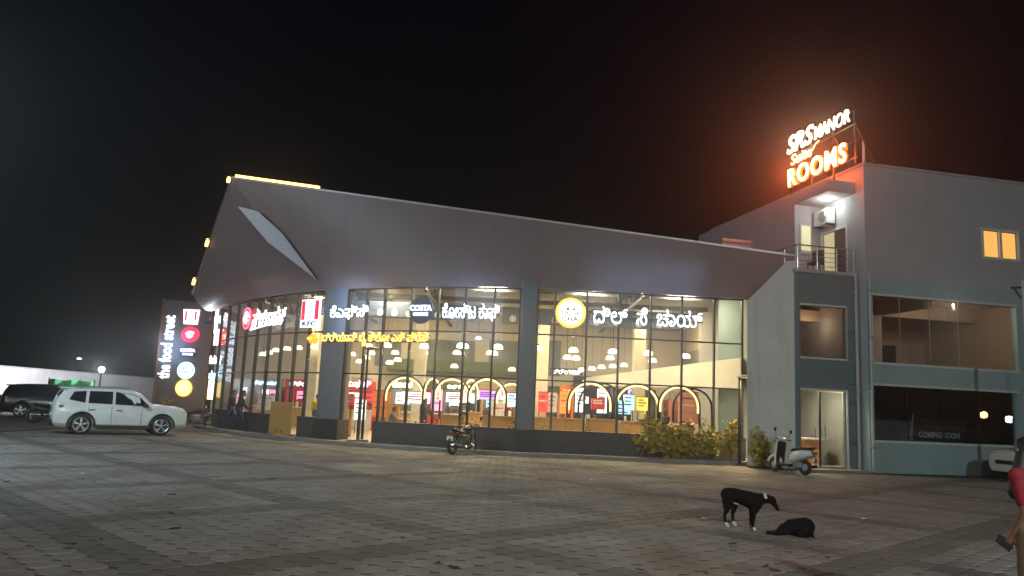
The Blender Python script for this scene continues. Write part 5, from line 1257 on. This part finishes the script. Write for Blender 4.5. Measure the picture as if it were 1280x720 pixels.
def person(label, loc, rz, H, shirt, trousers, legs, arms, lean=0., head=(0., 0.), voxel=.022, sit=False, sleeve=1., group=None, longhair=False, hand_detail=False):
    """heading local +X. legs: (hip, knee) degrees per side; arms: (shoulder, elbow, out)"""
    k = H/1.72; root = thing('person', label, 'person', loc, rz, group)
    V = Vector
    def rot(v, a): return V((v.x*math.cos(a)+v.z*math.sin(a), v.y, -v.x*math.sin(a)+v.z*math.cos(a)))   # +a tips forward for up-vectors
    hip_z = .9*k; legs_pts = []
    lz = []
    for s, (h, kn) in zip((1, -1), legs):
        hp = V((0, s*.095*k, 0)); d = V((math.sin(R(h)), 0, -math.cos(R(h)))); knee = hp+d*.43*k
        a2 = R(h-kn); d2 = V((math.sin(a2), 0, -math.cos(a2))); ank = knee+d2*.41*k; toe_a = 0 if kn < 60 or sit else R(-50)
        toe = ank+V((.16*k*math.cos(toe_a), 0, -.035*k+.16*k*math.sin(toe_a))); heel = ank+V((-.04*k, 0, -.04*k)); legs_pts.append((hp, knee, ank, toe, heel)); lz.append(min(toe.z, heel.z, ank.z)-.035*k)
    base = V((0, 0, -min(lz))) if not sit else V((0, 0, .52))
    legs_pts = [[p+base for p in L] for L in legs_pts]
    L = R(lean); sp = lambda z, x=0: base+rot(V((x*k, 0, z*k)), L)
    pel, wst, chs, nk, hd0 = sp(0), sp(.17), sp(.36), sp(.5), sp(.57, .01)
    hp_, ht = head; hdc = hd0+rot(V((.025*k, 0, .1*k)), L+R(hp_))
    sh = [base+rot(V((0, s*.175*k, .455*k)), L) for s in (1, -1)]
    arm_pts = []
    for s, q, (a, e, out) in zip((1, -1), sh, arms):
        d = V((math.sin(R(a))*math.cos(R(out)), s*math.sin(R(out)), -math.cos(R(a))*math.cos(R(out)))); el = q+d*.29*k
        d2 = V((math.sin(R(a+e)), s*math.sin(R(out))*.3, -math.cos(R(a+e)))).normalized(); wr = el+d2*.25*k; arm_pts.append((q, el, wr, d2, s))
    caps = [(pel, wst, .13*k, .12*k), (wst, chs, .12*k, .135*k), (chs, nk, .125*k, .07*k), (nk, hd0, .055*k, .052*k), (hdc-V((.012*k, 0, .0)), hdc+V((0, 0, .035*k)), .088*k, .092*k), (hdc+rot(V((.035*k, 0, -.06*k)), L), hdc+rot(V((.05*k, 0, -.075*k)), L), .055*k, .045*k),
            (hdc+rot(V((.088*k, 0, -.0*k)), L), hdc+rot(V((.105*k, 0, -.025*k)), L), .012*k, .016*k)]
    for s in (1, -1): caps.append((hdc+V((0, s*.09*k, -.01*k)), hdc+V((-.01*k, s*.1*k, .015*k)), .016*k, .02*k)); 
    for q in sh: caps.append((chs+V((0, 0, .05*k)), q, .09*k, .065*k))
    for hp, kn, an, to, he in legs_pts: caps += [(hp, kn, .088*k, .06*k), (kn, an, .058*k, .038*k), (he, to, .04*k, .032*k)]
    for q, el, wr, d2, s in arm_pts:
        caps += [(q, el, .056*k, .043*k), (el, wr, .042*k, .03*k)]
        sd = d2.cross(V((0, s, 0))).normalized(); pal = wr+d2*.075*k; caps.append((wr+d2*.02*k, pal, .032*k, .036*k))
        across = V((sd.x, sd.y, sd.z)); curl = V((0, -s, 0))
        for f, (off, ln) in enumerate(((-.03, .062), (-.01, .072), (.01, .068), (.03, .052))):
            b0 = pal+across*off*k; b1 = b0+d2*ln*.55*k+curl*.008*k; b2 = b1+d2*ln*.4*k+curl*.028*k; r = .0092*k if hand_detail else .012*k
            caps += [(b0, b1, r, r), (b1, b2, r, r*.85)]
        th0 = wr+d2*.035*k-across*.035*k; th1 = th0+d2*.03*k-across*.025*k+curl*.012*k; caps += [(th0, th1, .012*k, .011*k), (th1, th1+d2*.028*k+curl*.012*k, .011*k, .009*k)]
    obj('body', blob(caps, voxel), M_skin, root)
    tc = [(wst-V((0, 0, .14*k)), wst, .145*k, .135*k), (wst, chs, .138*k, .15*k), (chs, nk-V((0, 0, .015)), .14*k, .085*k)]
    for q in sh: tc.append((chs+V((0, 0, .06*k)), q, .1*k, .078*k))
    for q, el, wr, d2, s in arm_pts:
        tc.append((q, el if sleeve >= .5 else q.lerp(el, .75), .071*k, .06*k))
        if sleeve > .6: tc.append((el, el.lerp(wr, .92), .06*k, .046*k))
    obj('shirt', blob(tc, voxel), shirt, root)
    lc = [(pel+V((0, 0, .08*k)), pel, .142*k, .15*k)]
    for hp, kn, an, to, he in legs_pts: lc += [(hp, kn, .108*k, .078*k), (kn, kn.lerp(an, .93), .076*k, .06*k)]
    obj('trousers', blob(lc, voxel), trousers, root)
    for hp, kn, an, to, he in legs_pts: obj('shoe', blob([(he+V((0, 0, .008)), to+V((.02*k, 0, .004)), .048*k, .04*k), (an-V((0, 0, .02*k)), he.lerp(to, .4), .046*k, .042*k)], .015), M_black, root)
    hc = [(hdc+V((-.02*k, 0, .03*k)), hdc+V((-.005*k, 0, .055*k)), .093*k, .092*k), (hdc+V((-.05*k, 0, .0)), hdc+V((-.03*k, 0, .05*k)), .07*k, .08*k)]
    if longhair: hc += [(hdc+V((-.06*k, 0, 0)), hdc+V((-.1*k, .03*k, -.36*k)), .08*k, .11*k), (hdc+V((-.02*k, .06*k, 0)), hdc+V((-.03*k, .14*k, -.33*k)), .055*k, .085*k)]
    obj('hair', blob(hc, .014), M_hair, root)
    for s in (1, -1): MB().lathe([(0, .011), (.008, .008), (.011, 0), (.008, -.008), (0, -.011)], 8, tuple(hdc+rot(V((.083*k, s*.032*k, .008*k)), L))).build('eye', pm('eye_dark', (.03, .02, .02), .2), root)
    MB().bar(hdc+rot(V((.094*k, -.02*k, -.062*k)), L), hdc+rot(V((.094*k, .02*k, -.062*k)), L), .012, .008).build('mouth', pm('lip', (.18, .07, .06), .5), root)
    return root, arm_pts
D_navy = pm('navy_cloth', (.018, .022, .045), .85, 0, .2, 12); D_den = pm('denim', (.025, .035, .08), .85, 0, .2, 14); D_red = pm('red_cloth', (.2, .01, .02), .8, 0, .2, 12); D_kha = pm('khaki_cloth', (.17, .13, .09), .85, 0, .15, 12); D_yel = pm('yellow_cloth', (.6, .42, .02), .8); D_blk = pm('black_cloth', (.015, .015, .017), .85, 0, .2, 12); D_gry = pm('grey_cloth', (.12, .13, .14), .85, 0, .15, 12)
# pair walking past the curved glass
person('person in dark clothes walking past the glass, nearer the wall', (-12.05, 34.75, .1), R(18), 1.76, D_navy, D_den, ((24, 6), (-20, 14)), ((-20, 14, 8), (24, 20, 8)), 4, (8, 0), .022, group='people walking past the glass')
person('person in dark clothes and blue jeans striding close beside another', (-11.4, 34.0, .1), R(12), 1.78, D_blk, D_den, ((-24, 10), (27, 8)), ((22, 25, 8), (-24, 12, 8)), 5, (10, 0), .022, group='people walking past the glass')
# foreground person at the right edge, phone in hand
pr, arms_ = person('person with dark hair and red top holding a phone low', (4.26, 6.4, 0), R(102), 1.6, D_red, D_kha, ((6, 4), (-6, 6)), ((-14, 46, 2), (0, 20, 8)), 2, (18, 0), .0085, sleeve=.4, longhair=True, hand_detail=True)
q, el, wr, d2, s = arms_[0]
Mw = Matrix.Translation((4.26, 6.4, 0)) @ Matrix.Rotation(R(102), 4, 'Z')
hp_ = Mw @ (wr+d2*.12)
ph = thing('mobile_phone', 'black phone held low in the hand of the person in red', 'phone', hp_, R(102)); ph.rotation_euler = (R(10), R(-25), R(102))
MB().box(-.03, .12, -.014, -.005, -.035, .04).build('case', M_black, ph, bevel=.004); MB().box(-.025, .115, -.016, -.0145, -.03, .035).build('screen', pm('phone_screen', (.03, .035, .04), .08), ph); MB().box(-.028, -.02, -.0165, -.0148, -.03, .035).build('bezel', pm('phone_edge', (.5, .5, .52), .3), ph)
# people inside
a = PY(489, 525, 32.3); person('seated diner in grey behind the plinth under the first gold arch', (a.x, 32.3, FZ), R(10), 1.7, D_gry, D_den, ((85, 85), (80, 80)), ((30, 60, 5), (35, 55, 5)), 6, (10, 0), .03, True, group='people in the hall')
a = PY(833, 525, 30.2); person('staff member in black standing behind the shrubs', (a.x, 30.2, FZ), R(200), 1.68, D_blk, D_blk, ((3, 2), (-3, 3)), ((10, 60, 5), (0, 15, 8)), 2, (5, 0), .03, group='people in the hall')
a = PY(395, 525, 36.5); person('person in a bright yellow top standing near the red stall', (a.x, 36.5, FZ), R(95), 1.66, D_yel, D_den, ((2, 2), (-2, 2)), ((5, 15, 8), (5, 15, 8)), 0, (0, 0), .03, group='people in the hall')
a = PY(529, 525, 33.6); person('diner in dark green standing beside the orange chairs', (a.x, 33.6, FZ), R(-40), 1.7, pm('green_cloth', (.03, .06, .04), .85), D_den, ((2, 2), (-2, 2)), ((20, 40, 5), (5, 15, 8)), 3, (12, 0), .03, group='people in the hall')
a = PY(806, 520, 36.5); person('cook in orange behind the counter with purple letters', (a.x, 37.8, FZ), R(-90), 1.7, pm('orange_cloth', (.5, .2, .04), .8), D_blk, ((2, 2), (-2, 2)), ((25, 60, 5), (25, 60, 5)), 3, (12, 0), .03, group='people in the hall')

# dogs
M_fur = pm('black_fur', (.0045, .0045, .005), .8, 0, .3, 30, .2, 90, spec=.12); M_furw = pm('white_fur', (.55, .52, .47), .8, 0, .1, 20)
def dog_pt(u, v, dy=0): return Vector(((u-938)/81.5, dy, (661.5-v)/81.5-(u-938)*.0007))
def D(pts): return pts
g0 = PZ(935, 661, 0)
dg_ = thing('dog', 'slim black dog with white paws standing with lowered head', 'dog', (g0.x, g0.y, 0), R(-14))
P = dog_pt
caps = [(P(914, 624), P(922, 624), .105, .11), (P(922, 624), P(936, 626), .11, .115), (P(936, 626), P(945, 628.5), .118, .135), (P(946, 628), P(952, 624.5), .12, .085), (P(952, 624), P(962, 623.5), .08, .062), (P(961, 623), P(966, 624.5), .062, .06), (P(966, 625.5), P(969.5, 629.5), .05, .035), (P(969.5, 629.5), P(972.3, 634.5), .034, .024),
        (P(945, 632), P(946, 637), .09, .07)]
for s, dx in ((1, 0), (-1, 1.2)):
    caps += [(P(962+dx, 620, s*.05), P(960+dx, 622.5, s*.065), .022, .012)]
for s, (pts) in ((-1, [(944, 634), (944.2, 645), (943.2, 653), (943.6, 660.5), (946.5, 662.3)]), (1, [(943, 634), (942.6, 645), (941.6, 652.5), (942.2, 659.5), (945, 661)])):
    r = [.06, .036, .026, .021, .02]; y = s*.06
    for i in range(4): caps.append((P(*pts[i], y), P(*pts[i+1], y), r[i], r[i+1]))
for s, pts in ((-1, [(915, 627), (914.5, 638), (910.5, 648), (911.5, 658.5), (914.5, 661)]), (1, [(919, 627), (922.5, 637), (920, 647), (921.2, 657), (924, 659.5)])):
    r = [.085, .05, .026, .02, .02]; y = s*.065
    for i in range(4): caps.append((P(*pts[i], y), P(*pts[i+1], y), r[i], r[i+1]))
caps += [(P(910.5, 622), P(908.5, 630), .022, .018), (P(908.5, 630), P(909.5, 641), .018, .012)]
obj('body', blob(caps, .011, 3), M_fur, dg_)
for (u, v, y) in ((945.6, 661.6, -.06), (944.2, 660.6, .06), (913.6, 660.4, -.065), (923, 659, .065)):
    obj('white_paw', blob([(P(u-1.9, v-2.8, y), P(u+.6, v+.4, y), .0235, .025)], .008), M_furw, dg_)
obj('white_collar_patch', blob([(P(957.5, 620.2, -.04), P(958.5, 622, -.06), .026, .022), (P(957.5, 619.3, 0), P(958, 619.5, .04), .03, .025)], .008), M_furw, dg_)
obj('white_belly_patch', blob([(P(922.5, 631.5, -.02), P(925.5, 632.8, -.02), .035, .03)], .01), M_furw, dg_)
for s in (1, -1): MB().lathe([(0, .008), (.006, .006), (.008, 0), (0, -.008)], 8, tuple(P(968, 625.5, s*.042))).build('eye', pm('dog_eye', (.02, .012, .008), .1), dg_)
def P2(u, v, dy=0): return Vector(((u-990)/83., dy, (669-v)/83.))
g0 = PZ(990, 669, 0)
d2g = thing('dog', 'black dog lying on the paving with one foreleg stretched out', 'dog', (g0.x, g0.y, 0), R(-8))
P = P2
caps = [(P(990, 660, .02), P(1006, 659, .04), .115, .135), (P(988, 661, 0), P(980, 662.5, -.02), .095, .075), (P(981, 661.5, -.02), P(976.5, 663.5, -.05), .068, .058), (P(976, 664, -.06), P(970.5, 665.8, -.07), .042, .028), (P(979, 657.5, .03), P(977.8, 659.5, .04), .022, .014), (P(977.5, 658.5, -.07), P(976.5, 661, -.085), .022, .014),
        (P(985, 665, -.06), P(972, 667, -.1), .042, .03), (P(972, 667, -.1), P(960, 666.5, -.1), .028, .024), (P(986, 666, .1), P(974, 667.5, .1), .04, .026), (P(1004, 661, -.05), P(996, 666, -.14), .09, .045), (P(996, 666.5, -.14), P(1004, 668, -.2), .036, .026), (P(1009, 662, .02), P(1011.5, 667, -.03), .075, .035), (P(1011.5, 667, -.03), P(1013.5, 670.5, -.08), .03, .024), (P(1012, 657, .1), P(1014, 666, .08), .022, .014)]
obj('body', blob(caps, .012, 3), M_fur, d2g)
for s in (1, -1): MB().lathe([(0, .008), (.007, 0), (0, -.008)], 8, tuple(P(974.5, 662.5, -.055+s*.045))).build('eye', MATS['dog_eye'], d2g)

# ================================================================ lamp posts, shrubs, litter
def post(u, v, vt, label, lit, side=1):
    b = PZ(u, v, 0); h = PY(u, vt, b.y).z
    o = thing('lamp_post', label, 'lamp post', (b.x, b.y, 0), 0, 'slim lamp posts along the kerb')
    MB().tube([(0, 0, -.02), (0, 0, h*.5), (0, 0, h)], [.06, .05, .04], 10).build('shaft', M_metal_dark, o, smooth=True); MB().lathe([(0, 0), (.11, 0), (.11, .03), (.06, .06)], 12).build('base_plate', M_metal_dark, o)
    MB().bar((0, 0, h-.05), (side*.22, -.05, h+.02), .04).build('arm', M_metal_dark, o)
    MB().lathe([(0, .07), (.1, .065), (.3, .015), (.31, -.01), (.28, -.03), (0, -.03)], 20, (side*.2, -.05, h+.03)).build('lamp_disc', pm('disc_pale', (.4, .38, .34), .5) if lit else M_metal_dark, o, smooth=True)
    if lit:
        MB().lathe([(0, -.035), (.2, -.034)], 16, (side*.2, -.05, h+.03)).build('lens', em('disc_glow', (1, .75, .4), 1.2), o); light('post_light', 'SPOT', (side*.2, -.05, h-.05), 700, (1, .7, .36), o, .15, (0, 0, 0), R(150))
post(452, 553, 436, 'slim dark lamp post in front of the open doorway', False)
post(647.5, 567, 452, 'slim dark lamp post in front of the big grey column', False)
post(924.5, 582, 472, 'slim dark lamp post standing in the shrubs', True)
SH = [(812, .62, 1.25, 'shrub with yellow green leaves at the doorway end of the row'), (832, .5, .95, 'low shrub second in the row under the glass'), (851, .58, 1.2, 'yellow green shrub before the arch next to the side wall'), (871, .6, 1.35, 'tall yellow green shrub in the middle of the row'), (893, .55, 1.15, 'shrub beside the post in the planting strip'), (915, .5, 1.3, 'yellow green shrub touching the lamp post'), (945, .5, .95, 'small shrub against the pale concrete wall')]
for k, (u, r, h, lab) in enumerate(SH):
    b = PY(u, 572, 27.0)
    leafy('shrub', lab, 'shrub', (b.x if u < 930 else 8.35, 27.15 if u < 930 else 25.95, .09 if u < 930 else .04), h*1.25, r, 430, M_leaf, 'shrubs along the glass', M_stem, .155, seed=k+40, squash=.55)
# raised soil strip under the shrubs
struct(MB().box(4.2, 9.9, 26.88 if False else 26.95, 27.5, .04, .12).build('planting_soil', pm('soil', (.06, .045, .03), .95, 0, .3, 8, .6, 30)))
struct(MB().box(7.95, 8.95, 25.75, 26.24, -.01, .05).build('planting_soil', MATS['soil']))
# litter: fallen leaves and scraps
M_dry = pm('dry_leaf', (.05, .035, .02), .8); M_scrap = pm('paper_scrap', (.6, .6, .58), .7)
for k in range(34):
    y = random.choice([7.8, 8.3, 9, 10, 11, 12, 13.5, 15, 18])*random.uniform(.95, 1.08); x = random.uniform(-.62, .72)*y
    s = random.uniform(.035, .075); o = bpy.data.objects.new('fallen_leaf', None) if False else None
    mb = MB(); n = 7
    prof = [(0, 0), (.3, .16), (.6, .2), (.85, .12), (1, 0)]
    vs_ = []
    for t, w in prof: vs_ += [(t*s*2-s, -w*s*2, .004+random.uniform(0, .016)), (t*s*2-s, 0, .003), (t*s*2-s, w*s*2, .004+random.uniform(0, .016))]
    fs_ = []
    for i in range(4): fs_ += [(i*3, i*3+1, i*3+4, i*3+3), (i*3+1, i*3+2, i*3+5, i*3+4)]
    o = mb.add(vs_, fs_).build('fallen_leaf', M_dry); o.location = (x, y, .001); o.rotation_euler = (0, 0, random.uniform(0, 6.28))
    tag(o, 'small dry brown leaf lying on the paving', 'leaf', 'dry leaves scattered on the paving')
for (u, v, lab) in ((102, 593, 'white paper scrap on the paving before the white SUV'), (739, 600, 'small white scrap out on the middle of the paving'), (880, 649, 'white scrap near the standing dog'), (1080, 649, 'pale scrap on the paving right of the lying dog')):
    p = PZ(u, v, 0); o = MB().add([(-.05, -.03, .004), (.04, -.04, .02), (.05, .03, .006), (0, .04, .03), (-.045, .03, .008)], [(0, 1, 2, 3, 4)]).build('paper_scrap', M_scrap); o.location = (p.x, p.y, 0); tag(o, lab, 'litter')
p = PZ(330, 546, 0.0); o = MB().add([(-.3, -.1, .005), (.28, -.14, .005), (.3, .1, .012), (-.25, .12, .03)], [(0, 1, 2, 3)]).build('cardboard_sheet', pm('card', (.5, .38, .24), .8)); o.location = (p.x, p.y, .0); tag(o, 'flattened pale cardboard sheet by the kerb near the wooden board', 'cardboard')

# ================================================================ flood masts that light the plaza and boundary wall (outside the view; globe lamps glint in the shop window)
def mast(label, loc, h, energy, col, target, head, spot=150):
    o = thing('floodlight_mast', label, 'floodlight', loc, 0, 'tall floodlight masts round the plaza')
    MB().cyl((0, 0, -.02), (0, 0, h), .12, .07, 12).build('shaft', M_alloy, o); MB().box(-.7, .7, -.08, .08, h, h+.1).build('crossarm', M_alloy, o)
    t = Vector(target)-Vector(loc)
    for x in (-.45, .45):
        MB().box(x-.22, x+.22, -.12, .12, h-.35, h).build('lamp_head', em(head, col, 14), o)
    light('flood', 'SPOT', (0, 0, h-.45), energy, col, o, .35, None, R(spot), t, .6)
mast('tall mast with cool white floodlights standing left of the plaza', (-15.5, 15.5, 0), 9.2, 4900, (.66, .87, 1), (-4, 26, 2), 'flood_cool')
mast('tall mast with white floodlights behind the viewpoint', (9, -9, 0), 10, 10500, (.76, .95, 1), (6, 24, 3), 'flood_white')
mast('tall mast with orange sodium floodlights behind the viewpoint', (-2, -12, 0), 10, 5600, (1, .76, .5), (-1, 20, 2), 'flood_sodium')

mast('added short mast with white floodlights, unseen behind the brown sign wall', (-21.3, 49.5, 0), 5.3, 15000, (.85, .9, 1), (-32, 53, 1.5), 'flood_white')  # added lamp, kept out of sight, to brighten the white boundary wall
for (p, c, lab) in (((55.5, 3.5, 2.35), (.8, .95, 1), 'white globe lamp on a short post far off to the right'), ((54, 2.35, 2.62), (1, .5, .15), 'orange globe lamp on a short post far off to the right')):
    o = thing('globe_lamp', lab, 'lamp', (p[0], p[1], 0)); MB().cyl((0, 0, -.02), (0, 0, p[2]-.15), .05).build('post', M_metal_dark, o)
    MB().lathe([(0, .3), (.2, .22), (.3, 0), (.2, -.22), (0, -.3)], 14, (0, 0, p[2])).build('globe', em('globe_%d' % int(c[0]*100), c, 60), o, smooth=True)

# ================================================================ haze volume, added for a glow round the lights in view
hz = MB().box(-85, 62, -26, 145, -1.1, 13.1).build('haze', None)
m = bpy.data.materials.new('glow_haze'); m.use_nodes = True
m.node_tree.nodes.remove(m.node_tree.nodes['Principled BSDF'])
pvn = m.node_tree.nodes.new('ShaderNodeVolumePrincipled'); pvn.inputs['Density'].default_value = .0055; pvn.inputs['Color'].default_value = (.85, .87, .9, 1); pvn.inputs['Anisotropy'].default_value = .88
m.node_tree.links.new(pvn.outputs[0], m.node_tree.nodes['Material Output'].inputs['Volume'])
hz.data.materials.append(m); stuff(hz)
